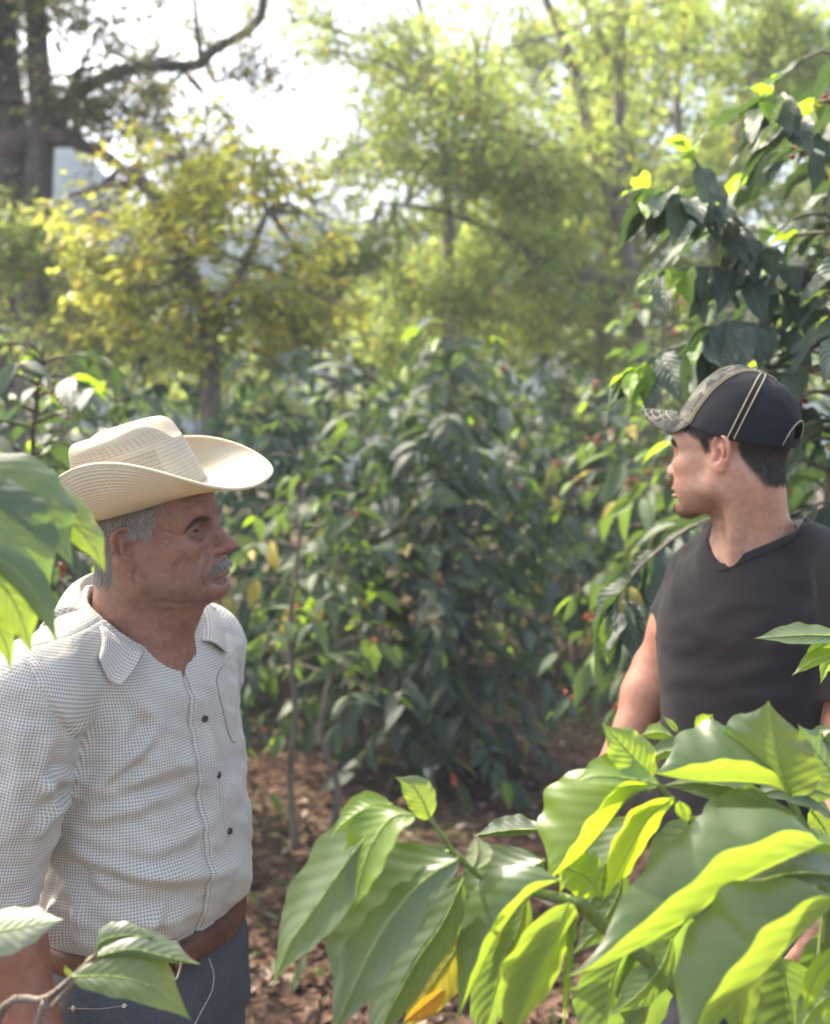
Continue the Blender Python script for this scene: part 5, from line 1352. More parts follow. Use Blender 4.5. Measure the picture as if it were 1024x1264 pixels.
def coffee_bush(label, x, y, H, R, nb=46, size=0.13, mat=COFFEE_DARK, tip=0.06, seed=0, group=None, low=0.12, sparse=1.0, berries=0, stems=1, lean=(0, 0), bark=BARK_TWIG, name='coffee_bush', top=1.0, fine=False, taper=0.72, extra=None):
    """an upright stem with whorls of arching side branches carrying pairs of drooping leaves"""
    g = np.random.default_rng(seed)
    o = empty(name, label, 'bush', (x, y, 0), group)
    wood, pos, dr, no, sz = [], [], [], [], []
    tpos, tdr, tno, tsz, bp = [], [], [], [], []
    for k in range(stems):
        b = np.array((x, y, 0.0)) + (np.array((g.normal() * 0.12, g.normal() * 0.12, 0)) if k else 0)
        hh = H * (1 - 0.18 * k)
        st = [b + np.array((lean[0] * t + g.normal() * 0.035 * min(1, 3 * t), lean[1] * t + g.normal() * 0.035 * min(1, 3 * t), hh * t)) for t in np.linspace(0, 1, 7)]
        wood.append(tube(st, [0.017, 0.011, 0.004], 7, 28, 0.06))
        sp = catmull(st, 60)
        for i in range(nb // stems):
            t = low + (1 - low) * (i + g.random()) / (nb / stems)
            p0 = sp[int(t * 59)]
            a = i * 2.399 + g.normal() * 0.4
            prof = (1 - taper * max(0, (t - 0.35) / 0.65) ** 1.5) * (0.75 + 0.25 * min(1, t / 0.2)) * top
            L = R * prof * g.uniform(0.72, 1.12)
            d = np.array((math.cos(a), math.sin(a), 0))
            rise = 0.35 + 0.5 * t
            n = 9; q = [p0]
            for j in range(1, n):
                s = j / (n - 1)
                q.append(p0 + d * L * s + np.array((g.normal() * 0.012, g.normal() * 0.012, L * (rise * s - (0.55 + 0.35 * rise) * s * s))))
            q = np.array(q); wood.append(tube(q, [0.006, 0.0022], 4, 8))
            step = 0.055 / sparse; m = max(2, int(L / step))
            cc = catmull(q, m + 1); tg = nrm(np.gradient(cc, axis=0))
            for j in range(1, m + 1):
                if g.random() > 0.35 + 0.62 * j / m: continue
                sd_ = nrm(np.cross(tg[j], (0, 0, 1)))
                for s in (-1, 1):
                    if g.random() < 0.12: continue
                    dd = tg[j] * g.uniform(0.35, 0.9) + sd_ * s * g.uniform(0.5, 1.0) + np.array((0, 0, -g.uniform(-0.25, 0.9)))
                    nn = np.array((0, 0, 1.0)) + g.normal(size=3) * 0.45
                    S = size * g.choice((0.55, 0.8, 1.0, 1.25), p=(0.2, 0.3, 0.3, 0.2)) * g.uniform(0.85, 1.15)
                    if j >= m - 1 and g.random() < tip * 6: tpos.append(cc[j]); tdr.append(tg[j] + sd_ * s * 0.5 + np.array((0, 0, 0.1))); tno.append(nn); tsz.append(S * 0.7)
                    else: pos.append(cc[j]); dr.append(dd); no.append(nn); sz.append(S)
                if berries and g.random() < berries:
                    for _ in range(g.integers(4, 10)): bp.append(cc[j] + g.normal(size=3) * 0.012)
    # single branches traced through given points, leaves in pairs along them
    for pts, lsz, dens in (extra or []):
        q = np.array([P(*p) for p in pts]); wood.append(tube(q, [0.007, 0.002], 5, 16))
        Ln = np.linalg.norm(np.diff(q, axis=0), axis=1).sum(); m = max(3, int(Ln / 0.05 * dens)); cc = catmull(q, m + 1); tg = nrm(np.gradient(cc, axis=0))
        for j in range(1, m + 1):
            sd_ = nrm(np.cross(tg[j], (0, 0, 1)))
            for s in (-1, 1):
                dd = tg[j] * g.uniform(0.3, 0.8) + sd_ * s * g.uniform(0.4, 0.9) + np.array((0, 0, -g.uniform(0.3, 1.1)))
                nn = np.array((0, 0, 1.0)) + g.normal(size=3) * 0.35; S = lsz * g.uniform(0.7, 1.2)
                if j > m - 3 and g.random() < 0.7: tpos.append(cc[j]); tdr.append(dd + np.array((0, 0, 0.5))); tno.append(nn); tsz.append(S * 0.8)
                else: pos.append(cc[j]); dr.append(dd); no.append(nn); sz.append(S)
    v, f = merge(wood); mesh('stem', v, f, bark, o)
    T = T_COFFEE_FINE if fine else T_COFFEE
    v, f, u = place(np.array(pos), np.array(dr), np.array(no), np.array(sz), T); mesh('foliage', v, f, mat, o, uv=u)
    if len(tpos): v, f, u = place(np.array(tpos), np.array(tdr), np.array(tno), np.array(tsz), T); mesh('foliage', v, f, COFFEE_TIP, o, uv=u)
    if bp: berries_mesh(np.array(bp), g.uniform(0.006, 0.009, len(bp)), CHERRY, o)
    return o

def foliage_clusters(cl, seed, tmpl, per=9, spray=0.35, hang=0.3, clump=1.6):
    """leafy sprays scattered in ellipsoids (px, py, depth, rx px, ry px, rdepth m, sprays, leaf size m)"""
    g = np.random.default_rng(seed); out, tw = [], []
    for (px, py, d, rx, ry, rd, n, size) in cl:
        c = P(px, py, d); sx, sz = rx / FPX * d, ry / FPX * d
        q = g.normal(size=(n * 5, 3)); q /= np.linalg.norm(q, axis=1)[:, None]; q *= g.random((n * 5, 1)) ** 0.42
        w = c + q * (sx, rd, sz)
        keep = vnoise(w, clump, seed) + 0.5 * vnoise(w, clump * 2.7, seed + 1) + g.normal(size=len(w)) * 0.15
        w = w[np.argsort(-keep)[:n]]
        dirs = nrm((w - c) * (1, 1, 0.5) + g.normal(size=w.shape) * 0.5 * max(sx, sz) + np.array((0, 0, -hang * 0.3 * sz)))
        k = np.arange(per); t = (k + 0.5) / per
        base = w[:, None] + dirs[:, None] * (spray * t)[None, :, None] + g.normal(size=(n, per, 3)) * 0.03 * spray / 0.35
        side = nrm(np.cross(dirs, np.array((0, 0, 1.0))))
        dd = dirs[:, None] * 0.5 + side[:, None] * np.where(k % 2 == 0, 1, -1)[None, :, None] * 0.8 + g.normal(size=(n, per, 3)) * 0.35 + np.array((0, 0, -hang))
        nn = np.array((0, 0, 1.0)) + g.normal(size=(n, per, 3)) * 0.5
        out.append(place(base.reshape(-1, 3), dd.reshape(-1, 3), nn.reshape(-1, 3), size * g.uniform(0.6, 1.25, n * per), tmpl))
        sel = g.choice(n, min(n, 90), replace=False)
        for i in sel: tw.append(tube([w[i] - dirs[i] * spray * 0.4, w[i] + dirs[i] * spray * 0.4, w[i] + dirs[i] * spray], [0.006, 0.002], 3, 4))
    return out, tw

def tree(label, base, limbs, clusters, mat, bark, seed, tmpl=T_SMALL, per=9, spray=0.35, hang=0.3, name='tree', cat='tree', group=None, clump=1.6):
    """limbs: list of (points (px, py, depth), radii m); first limb is the trunk and runs down to the ground"""
    o = empty(name, label, cat, base, group)
    wood = [tube([P(*p) if len(p) == 3 else np.array(p[:3]) for p in pts], rad, 10, None, 0.03) for pts, rad in limbs]
    leaves, tw = foliage_clusters(clusters, seed, tmpl, per, spray, hang, clump)
    # boughs joining the leaf masses to the nearest limb
    lp = np.concatenate([w[0] for w in wood])
    g = np.random.default_rng(seed + 5)
    for (px, py, d, rx, ry, rd, n, size) in clusters:
        c = P(px, py, d)
        a = lp[np.argmin(((lp - c) ** 2).sum(1))]
        for _ in range(3):
            e = c + g.normal(size=3) * 0.5 * np.array((rx / FPX * d, rd, ry / FPX * d))
            wood.append(tube([a, a * 0.5 + e * 0.5 + g.normal(size=3) * 0.12, e], [0.022, 0.006], 5, 8))
    v, f = merge(wood + tw); mesh('trunk', v, f, bark, o)
    v, f, u = join(leaves); mesh('crown', v, f, mat, o, uv=u)
    return o

# ------------------------------------------------------------------ ground and hills
def ground_material():
    m = NT('leaf_litter_soil'); o = m.obj()
    n1, n2, n3 = m.noise(o, 0.9, 4), m.noise(o, 16, 5, 0.7), m.noise(o, 90, 3)
    c = m.ramp(n2, [(0.30, (0.030, 0.018, 0.013)), (0.5, (0.085, 0.050, 0.036)), (0.68, (0.18, 0.115, 0.080))])
    c = m.mix(m.n('MapRange', {0: n1, 1: 0.50, 2: 0.68}).outputs[0], c, m.mix(n2, (0.045, 0.055, 0.025), (0.12, 0.13, 0.06)))
    h = m.math('ADD', m.math('MULTIPLY', n2, 1.0), m.math('MULTIPLY', n3, 0.4))
    return m.done(m.bsdf(color=c, rough=0.95, spec=0.1, normal=m.bump(h, 0.9, 0.03)).outputs[0])
def gh(x, y):
    q = np.stack([x, y, 0 * x], 1)
    return 0.05 * vnoise(q, 0.7, 3) + 0.02 * vnoise(q, 2.6, 4) + 0.0 * x
def build_ground():
    t = np.linspace(-1, 1, 141); r = np.sign(t) * (np.abs(t) ** 4) * 900 + t * 12
    X, Y = np.meshgrid(r, r + 3.0)
    x, y = X.ravel(), Y.ravel()
    z = gh(x, y)
    z = np.where(np.hypot(x, y - 1.5) < 0.9, np.minimum(z, 0.0), z) - 0.01
    o = mesh('ground', np.stack([x, y, z], 1), grid_faces(141, 141), ground_material()); o['kind'] = 'structure'
build_ground()
def litter():
    g = np.random.default_rng(11); n = 15000
    d = 1.8 + 9.5 * g.random(n) ** 1.4; a = g.uniform(-0.5, 0.5, n)
    x, y = d * np.tan(a), d
    p = np.stack([x, y, gh(x, y) + 0.002 + 0.02 * g.random(n) ** 2], 1)
    dr = np.stack([g.normal(size=n), g.normal(size=n), 0.22 * g.normal(size=n)], 1)
    v, f, u = place(p, dr, np.stack([g.normal(size=n) * 0.35, g.normal(size=n) * 0.35, np.ones(n)], 1), g.uniform(0.025, 0.08, n), leaf_template(3, 4, 0.5, 0.35, -0.18))
    o = mesh('fallen_leaves', v, f, LITTER, uv=u); o['kind'] = 'stuff'; o['label'] = 'dry brown leaves littering the ground under the coffee bushes'
    # low weeds in patches
    n = 5200; d = 2.2 + 10 * g.random(n) ** 1.2; a = g.uniform(-0.5, 0.5, n); x, y = d * np.tan(a), d
    k = vnoise(np.stack([x, y, 0 * x], 1), 1.1, 9) > 0.12; x, y = x[k], y[k]; n = len(x)
    p = np.stack([x, y, gh(x, y) + 0.03 * g.random(n)], 1)
    v, f, u = place(p, np.stack([g.normal(size=n), g.normal(size=n), np.abs(g.normal(size=n)) + 0.3], 1), np.stack([g.normal(size=n) * 0.5, g.normal(size=n) * 0.5, np.ones(n)], 1), g.uniform(0.03, 0.11, n), T_LONG)
    o = mesh('weeds', v, f, WEED, uv=u); o['kind'] = 'stuff'; o['label'] = 'low green weeds growing between the fallen leaves'
litter()
def hill_material():
    m = NT('forested_hillside'); o = m.obj(); nz = m.noise(o, 0.08, 6, 0.7)
    return m.done(m.bsdf(color=m.ramp(nz, [(0.3, (0.016, 0.03, 0.03)), (0.7, (0.045, 0.065, 0.05))]), rough=1.0, spec=0.0, normal=m.bump(nz, 1.0, 4.0)).outputs[0])
HILL = hill_material()
def hill(ridge, d, depth):
    """a wooded ridge: crest through pixels at distance d, sloping to the ground before and behind"""
    px = np.linspace(ridge[0][0], ridge[-1][0], 90); py = np.interp(px, [a for a, b in ridge], [b for a, b in ridge])
    top = np.array([P(a, b, d) for a, b in zip(px, py)])
    rows = []
    for t in np.linspace(-1, 1, 31):
        s = (0.5 + 0.5 * math.cos(math.pi * t)); z = top[:, 2] * s - 1.0
        q = np.stack([top[:, 0] * (1 + 0.1 * t), top[:, 1] + depth * t, z], 1)
        q[:, 2] += (0.06 * vnoise(q * (1, 1, 0), 0.05, 4) + 0.03 * vnoise(q * (1, 1, 0), 0.17, 5)) * top[:, 2].max() * s
        rows.append(q)
    o = mesh('hill', np.concatenate(rows), grid_faces(90, 31), HILL); o['kind'] = 'structure'
hill([(-700, 560), (-300, 300), (-60, 205), (60, 178), (110, 190), (170, 250), (260, 320), (420, 470), (560, 560)], 75, 30)
hill([(-100, 540), (200, 330), (330, 262), (380, 262), (440, 284), (520, 292), (640, 250), (900, 300), (1300, 330), (1900, 540)], 112, 42)
# ------------------------------------------------------------------ coffee bushes behind the men
def at(px, d):
    p = P(px, 560, d); return p[0], p[1]
def H_at(py, d): return CAM_H - (py - 560) / FPX * d
BUSHES = 'coffee bushes of the plantation row'
x, y = at(362, 4.0)
coffee_bush('slender coffee shrub with bare thin grey stem beside the older man', x, y, H_at(515, 4.0), 0.42, 30, 0.125, COFFEE_MID, 0.06, 21, BUSHES, 0.42, 0.9, 0.02, 2, (0.02, 0), BARK_PALE)
x, y = at(540, 4.9)
coffee_bush('large dark coffee bush filling the middle between the two men', x, y, H_at(392, 4.9), 0.64, 115, 0.15, COFFEE_DARK, 0.03, 22, BUSHES, 0.04, 1.1, 0.015, 2, (0.05, 0))
x, y = at(700, 7.0)
coffee_bush('dull green coffee bush half hidden behind the large dark one', x, y, H_at(450, 7.0), 0.8, 60, 0.14, COFFEE_DARK, 0.05, 23, BUSHES, 0.45, 1.0, 0.03, 2)
x, y = at(445, 5.2)
coffee_bush('coffee bush with drooping leaves just right of the hat brim', x, y, H_at(455, 5.2), 0.62, 64, 0.15, COFFEE_MID, 0.04, 24, BUSHES, 0.12, 1.0, 0.02, 1)
x, y = at(330, 6.3)
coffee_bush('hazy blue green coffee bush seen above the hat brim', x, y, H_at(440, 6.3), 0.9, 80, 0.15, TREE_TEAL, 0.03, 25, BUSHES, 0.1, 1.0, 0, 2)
x, y = at(35, 2.9)
coffee_bush('dark coffee bush behind the shoulder of the man in the hat', x, y, H_at(425, 2.9), 0.50, 60, 0.135, COFFEE_DARK, 0.05, 26, BUSHES, 0.3, 1.0, 0.03, 1)
x, y = at(160, 4.3)
coffee_bush('shaded coffee bush behind the crown of the straw hat', x, y, H_at(470, 4.3), 0.62, 66, 0.14, COFFEE_DARK, 0.05, 27, BUSHES, 0.1, 1.0, 0.03, 1)
x, y = at(800, 4.4)
coffee_bush('sparse coffee shrub with clusters of red cherries in front of the cap bill', x, y, H_at(330, 4.4), 0.55, 52, 0.12, COFFEE_MID, 0.05, 28, BUSHES, 0.55, 0.7, 0.22, 2, (0.02, 0), BARK_PALE)
x, y = at(672, 8.2)
coffee_bush('young sunlit sapling with leaning trunk beyond the bare soil', x, y, H_at(520, 8.2), 0.75, 44, 0.15, COFFEE_TIP, 0.0, 29, BUSHES, 0.35, 0.8, 0, 1, (0.45, 0), BARK_DARK)
x, y = at(1035, 2.5)
coffee_bush('tall glossy coffee bush rising behind the cap of the young man', x, y, H_at(50, 2.5), 0.33, 150, 0.135, COFFEE_DARK, 0.02, 30, BUSHES, 0.2, 1.0, 0.05, 2, (0.02, 0), BARK_PALE, fine=True, taper=0.35, extra=[
    ([(1000, 330, 2.5), (935, 300, 2.4), (880, 262, 2.35), (835, 240, 2.3), (800, 232, 2.3)], 0.15, 1.5), ([(935, 300, 2.4), (895, 255, 2.35), (862, 205, 2.3), (852, 188, 2.3)], 0.12, 1.2),
    ([(1010, 380, 2.5), (940, 350, 2.4), (885, 330, 2.35), (820, 335, 2.3)], 0.14, 1.5), ([(1020, 220, 2.5), (985, 160, 2.35), (962, 125, 2.3), (950, 118, 2.3)], 0.17, 1.6),
    ([(1010, 520, 2.5), (900, 440, 2.4), (830, 430, 2.35), (780, 460, 2.3)], 0.14, 1.4), ([(1000, 640, 2.6), (880, 640, 2.5), (800, 690, 2.4), (765, 735, 2.35), (752, 770, 2.35)], 0.16, 1.5),
    ([(1000, 420, 2.5), (930, 400, 2.3), (890, 400, 2.25), (860, 420, 2.25)], 0.16, 1.4)])
x, y = at(905, 3.7)
coffee_bush('tangled coffee bush with pale twigs behind the neck of the young man', x, y, H_at(280, 3.7), 0.62, 70, 0.14, COFFEE_MID, 0.05, 31, BUSHES, 0.36, 0.9, 0.05, 2, (0, 0), BARK_PALE)
FAR = 'coffee bushes of the rows farther off'
for i, (px, d, py, r, mt, lb) in enumerate((
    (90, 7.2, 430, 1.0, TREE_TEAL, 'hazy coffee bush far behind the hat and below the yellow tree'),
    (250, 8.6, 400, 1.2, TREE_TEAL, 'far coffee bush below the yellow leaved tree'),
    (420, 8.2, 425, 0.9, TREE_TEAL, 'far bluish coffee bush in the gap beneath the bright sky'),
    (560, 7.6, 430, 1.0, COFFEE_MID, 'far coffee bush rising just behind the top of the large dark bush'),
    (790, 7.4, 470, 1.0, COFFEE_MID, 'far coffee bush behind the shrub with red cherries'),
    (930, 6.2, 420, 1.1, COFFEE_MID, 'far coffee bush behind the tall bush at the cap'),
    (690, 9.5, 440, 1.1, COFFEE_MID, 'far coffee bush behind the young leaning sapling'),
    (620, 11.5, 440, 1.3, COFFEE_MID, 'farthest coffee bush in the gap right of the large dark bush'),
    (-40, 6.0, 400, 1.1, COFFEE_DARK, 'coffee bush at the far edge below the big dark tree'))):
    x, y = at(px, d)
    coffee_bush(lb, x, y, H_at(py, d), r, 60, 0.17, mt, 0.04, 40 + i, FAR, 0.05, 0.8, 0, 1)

# ------------------------------------------------------------------ shade trees
def foot(px, d): p = P(px, 560, d); return (p[0], p[1], 0.0)
def g3(px, d): p = P(px, 560, d); return (p[0], p[1], -0.05)
def trunk_pts(px, d, *rest):
    """trunk from the ground under pixel column px up through further (px, py, d)"""
    base_py = 560 + CAM_H / d * FPX
    return [(px, base_py + 6, d)] + list(rest)
tree('tall shade tree with thick dark trunk and crooked limb at the edge', foot(10, 10),
     [(trunk_pts(5, 10, (6, 400, 10), (10, 250, 10), (8, 150, 10), (2, 60, 10), (0, -160, 10)), [0.26, 0.19, 0.15]),
      (trunk_pts(48, 9.8, (40, 420, 9.8), (46, 260, 9.8), (52, 150, 9.8), (46, 60, 9.8), (40, -140, 9.8)), [0.20, 0.13, 0.09]),
      ([(5, 185, 9.9), (50, 168, 9.8), (98, 172, 9.7)], [0.13, 0.14, 0.07]),
      ([(92, 175, 9.7), (130, 192, 9.7), (155, 212, 9.6), (200, 255, 9.6)], [0.07, 0.05, 0.03]),
      ([(50, 165, 9.8), (85, 125, 9.8), (130, 95, 9.7), (190, 82, 9.6), (243, 80, 9.6), (262, 62, 9.6), (305, 38, 9.6), (324, 12, 9.6), (322, -30, 9.6)], [0.08, 0.055, 0.05, 0.045]),
      ([(75, 160, 9.8), (82, 120, 9.8), (100, 92, 9.8)], [0.05, 0.03]), ([(2, -60, 10), (-100, -250, 7.5), (-330, -640, 4.8), (-446, -889, 3.74)], [0.09, 0.05, 0.02]),  # second limb: out-of-view bough, added to shade the two men
      ([(248, 78, 9.6), (243, 30, 9.6), (236, -40, 9.6)], [0.03, 0.02])],
     [(90, 60, 9.8, 120, 90, 0.9, 221, 0.098), (-30, 120, 9.8, 90, 200, 0.9, 255, 0.098), (150, 110, 9.7, 110, 45, 0.6, 161, 0.092), (230, 140, 9.6, 90, 38, 0.5, 93, 0.092),
      (170, 30, 9.6, 70, 40, 0.5, 61, 0.092), (30, 20, 9.6, 70, 60, 0.5, 153, 0.092), (215, 190, 9.6, 90, 45, 0.5, 60, 0.09), (300, 205, 9.5, 60, 40, 0.5, 45, 0.09), (350, 225, 9.4, 30, 30, 0.4, 20, 0.09), (310, 130, 9.5, 45, 70, 0.4, 50, 0.092), (30, 330, 9.9, 70, 60, 0.5, 119, 0.092), (120, 240, 9.6, 60, 30, 0.3, 17, 0.092),
      (-446, -889, 3.74, 340, 90, 0.36, 210, 0.10), (0, -270, 8.0, 220, 110, 1.2, 300, 0.115), (230, -290, 8.5, 150, 100, 1.1, 250, 0.115)], TREE_DARK, BARK_DARK, 61)  # this row: unseen leaf masses added to shade the men and middle bush
tree('bushy yellow and orange leaved tree below the bright sky', foot(255, 7.4),
     [(trunk_pts(262, 7.4, (258, 420, 7.4), (230, 330, 7.4), (190, 240, 7.4), (160, 205, 7.4)), [0.09, 0.06, 0.025]), ([(258, 420, 7.4), (300, 330, 7.4), (330, 260, 7.4)], [0.05, 0.02])],
     [(250, 240, 7.4, 95.2, 81.0, 0.8, 126, 0.098), (200, 330, 7.3, 95.2, 86.4, 0.7, 158, 0.098), (300, 330, 7.4, 84.00000000000001, 97.2, 0.8, 179, 0.098), (320, 190, 7.4, 61.60000000000001, 54.0, 0.5, 43, 0.098), (160, 300, 7.4, 50.400000000000006, 64.80000000000001, 0.5, 52, 0.098), (260, 410, 7.4, 123.20000000000002, 54.0, 0.6, 126, 0.098), (355, 390, 7.5, 44.800000000000004, 64.80000000000001, 0.6, 52, 0.098), (400, 285, 7.6, 13.440000000000001, 23.76, 0.2, 8, 0.106), (110, 390, 7.6, 70, 50, 0.5, 60, 0.095), (400, 370, 7.6, 50, 60, 0.5, 50, 0.095), (130, 260, 7.5, 50, 34, 0.4, 24, 0.09)], TREE_YELLOW, BARK_PALE, 62, clump=3.2, spray=0.30)
tree('pale olive tree behind the low bushes under the dark trunk', foot(70, 12),
     [(trunk_pts(80, 12, (80, 420, 12), (75, 330, 12), (60, 280, 12)), [0.08, 0.03])],
     [(70, 330, 12, 70, 80, 0.9, 255, 0.127), (110, 420, 12, 90, 60, 0.9, 221, 0.127), (10, 420, 12, 70, 70, 0.9, 187, 0.127), (170, 450, 12, 120, 50, 0.8, 204, 0.127)], TREE_GREEN, BARK_PALE, 63)
tree('tall feathery green tree with thin forked trunks above the coffee bushes', foot(765, 9.5),
     [(trunk_pts(790, 9.5, (785, 420, 9.5), (768, 260, 9.5), (764, 120, 9.5), (768, -120, 9.5)), [0.11, 0.065, 0.045]),
      ([(775, 300, 9.5), (735, 200, 9.4), (715, 110, 9.4), (690, 40, 9.4), (650, -60, 9.4)], [0.055, 0.045, 0.03]),
      ([(780, 350, 9.5), (690, 330, 9.4), (620, 290, 9.4), (545, 260, 9.3), (470, 250, 9.3)], [0.05, 0.035, 0.015]),
      ([(768, 240, 9.5), (700, 190, 9.3), (650, 165, 9.3), (590, 150, 9.3)], [0.05, 0.03, 0.015]),
      ([(765, 90, 9.5), (730, 20, 9.4), (700, -60, 9.4)], [0.04, 0.03])],
     [(600, 120, 9.4, 130, 110, 1.2, 293, 0.098), (500, 210, 9.3, 110, 55, 0.7, 165, 0.092), (640, 230, 9.4, 130, 90, 1.0, 242, 0.098), (700, 60, 9.6, 150, 80, 1.0, 191, 0.098),
      (560, 60, 9.5, 70, 60, 0.7, 63, 0.092), (480, 330, 9.2, 90, 55, 0.7, 165, 0.092), (610, 340, 9.3, 120, 70, 0.9, 267, 0.098), (430, 350, 9.1, 45, 40, 0.5, 51, 0.092), (720, 380, 9.4, 100, 60, 0.8, 140, 0.098), (450, 40, 9.6, 70, 45, 0.5, 33, 0.092), (420, 70, 9.6, 40, 34, 0.4, 15, 0.092)], TREE_GREEN, BARK_PALE, 64, T_LONG, 12, 0.42)
tree('broad yellow green tree filling the upper corner behind the cap', foot(930, 12),
     [(trunk_pts(880, 12, (890, 400, 12), (900, 260, 12), (930, 100, 12), (990, -40, 12)), [0.16, 0.10, 0.06]), ([(890, 330, 12), (850, 220, 12), (835, 120, 12), (850, 0, 12)], [0.07, 0.03]), ([(905, 240, 12), (960, 170, 12), (1020, 60, 12)], [0.06, 0.03])],
     [(860, 80, 12, 130, 110, 1.5, 408, 0.127), (990, 90, 12, 130, 130, 1.5, 408, 0.127), (860, 240, 12, 130, 90, 1.3, 340, 0.127), (980, 260, 12, 110, 110, 1.3, 289, 0.127), (780, 170, 12.5, 90, 140, 1.2, 289, 0.127), (1090, 200, 12, 90, 200, 1.3, 272, 0.127)], TREE_GREEN, BARK_PALE, 65, T_SMALL)
tree('sunlit yellow green tree low behind the feathery tree', foot(560, 13),
     [(trunk_pts(560, 13, (560, 420, 13), (570, 330, 13)), [0.10, 0.04]), ([(560, 420, 13), (500, 360, 13)], [0.05, 0.02]), ([(560, 420, 13), (650, 340, 13)], [0.05, 0.02])],
     [(480, 390, 13, 100, 60, 1.2, 289, 0.138), (600, 380, 13, 120, 70, 1.2, 374, 0.138), (720, 360, 13, 110, 90, 1.2, 323, 0.138), (840, 380, 13, 100, 80, 1.2, 255, 0.138), (600, 270, 13.5, 110, 90, 1.2, 289, 0.138), (720, 230, 13.5, 100, 100, 1.2, 255, 0.138)], TREE_GREEN, BARK_PALE, 66)
tree('dense thicket of small trees along the far end of the plantation', foot(420, 17),
     [(trunk_pts(420, 17, (420, 470, 17), (425, 400, 17)), [0.10, 0.04]), ([(420, 470, 17), (200, 430, 17), (60, 420, 17)], [0.06, 0.02]), ([(420, 470, 17), (640, 430, 17), (900, 420, 17)], [0.06, 0.02])],
     [(-20, 450, 17, 120, 60, 1.2, 150, 0.16), (150, 450, 17, 110, 60, 1.2, 150, 0.16), (320, 440, 17, 110, 60, 1.2, 170, 0.16), (480, 440, 17, 110, 60, 1.2, 170, 0.16), (640, 440, 17, 110, 60, 1.2, 170, 0.16), (800, 440, 17, 110, 70, 1.2, 170, 0.16), (960, 440, 17, 110, 80, 1.2, 170, 0.16), (250, 505, 16, 130, 35, 1.0, 150, 0.16), (480, 505, 16, 130, 35, 1.0, 150, 0.16), (700, 505, 16, 130, 40, 1.0, 170, 0.16), (1100, 430, 17, 90, 90, 1.2, 130, 0.16)], TREE_GREEN, BARK_PALE, 67)
tree('olive green bushy tree hiding the foot of the thick dark trunk', foot(40, 8.6),
     [(trunk_pts(40, 8.6, (42, 440, 8.6), (50, 350, 8.6), (60, 300, 8.6)), [0.06, 0.02])],
     [(20, 350, 8.6, 70, 75, 0.6, 210, 0.095), (95, 390, 8.6, 60, 60, 0.6, 150, 0.095)], TREE_GREEN, BARK_PALE, 68)
tree('wide pale green tree filling the background behind the forked trunks', foot(760, 15),
     [(trunk_pts(740, 15, (745, 420, 15), (750, 250, 15), (755, 60, 15)), [0.16, 0.08]), ([(745, 400, 15), (650, 260, 15), (610, 120, 15)], [0.08, 0.03]), ([(745, 380, 15), (860, 250, 15), (950, 100, 15)], [0.08, 0.03])],
     [(620, 60, 15, 120, 90, 1.5, 260, 0.16), (780, 60, 15, 130, 100, 1.5, 330, 0.16), (940, 60, 15, 130, 110, 1.5, 330, 0.16), (560, 200, 15, 100, 80, 1.4, 220, 0.16), (680, 220, 15, 120, 100, 1.5, 300, 0.16), (830, 220, 15, 120, 110, 1.5, 320, 0.16), (970, 240, 15, 110, 120, 1.5, 300, 0.16), (520, 330, 15, 100, 70, 1.3, 220, 0.16), (660, 350, 15, 110, 80, 1.3, 260, 0.16), (1060, 120, 15, 60, 160, 1.3, 160, 0.16)], TREE_OLIVE, BARK_PALE, 69)
tree('thin leafy boughs of a tree drooping into the bright gap of sky', foot(470, 11),
     [(trunk_pts(560, 11.5, (556, 400, 11.5), (548, 200, 11.5), (530, 60, 11.5), (500, -60, 11.5)), [0.10, 0.06, 0.03]), ([(540, 120, 11.5), (480, 60, 11.3), (420, 40, 11.2), (360, 20, 11.1)], [0.03, 0.012]), ([(548, 220, 11.5), (480, 170, 11.3), (420, 190, 11.2)], [0.03, 0.01])],
     [(400, 25, 11.2, 55, 40, 0.6, 45, 0.10), (470, 60, 11.3, 70, 60, 0.6, 90, 0.10), (440, 180, 11.2, 60, 30, 0.5, 40, 0.10), (500, 130, 11.4, 70, 70, 0.6, 110, 0.10), (395, 240, 11.0, 40, 40, 0.4, 30, 0.09), (330, 30, 11.0, 40, 30, 0.4, 16, 0.09)], TREE_OLIVE, BARK_PALE, 70)
# ------------------------------------------------------------------ foreground coffee plants, leaf by leaf
FG_OLD = leaf_material('big_leaf_dark', (0.045, 0.070, 0.036), (0.065, 0.095, 0.050), (0.34, 0.54, 0.06), 0.38, 0.40, 0.5, True, None, 0, 0.7, 0.4, True)
FG_MID = leaf_material('big_leaf_green', (0.060, 0.098, 0.040), (0.080, 0.125, 0.050), (0.46, 0.64, 0.05), 0.44, 0.40, 0.5, True, None, 0, 0.7, 0.4, True)
FG_NEW = leaf_material('big_leaf_new', (0.10, 0.18, 0.022), (0.14, 0.22, 0.028), (0.56, 0.78, 0.03), 0.50, 0.36, 0.5, True, None, 0, 0.7, 0.4, True)
FG_YEL = leaf_material('yellowing_leaf', (0.20, 0.19, 0.03), (0.26, 0.23, 0.035), (0.60, 0.52, 0.05), 0.42, 0.4, 0.4, True, None, 0, 0.1, 0.4)
FG_ORA = leaf_material('orange_blight', (0.55, 0.26, 0.02), (0.60, 0.30, 0.03), (0.9, 0.45, 0.03), 0.35, 0.5, 0.3, True, None, 0, 0.1, 0.4)
FG_PALE = leaf_material('pale_leaf', (0.20, 0.24, 0.16), (0.26, 0.30, 0.20), (0.5, 0.55, 0.3), 0.35, 0.4, 0.5, True, None, 0, 0.1, 0.4)  # pale, no dust; on the sprig, sun glare put into the leaf colour
GREEN_STEM = bark_material('green_stem', (0.13, 0.18, 0.05), (0.22, 0.27, 0.09), 40)
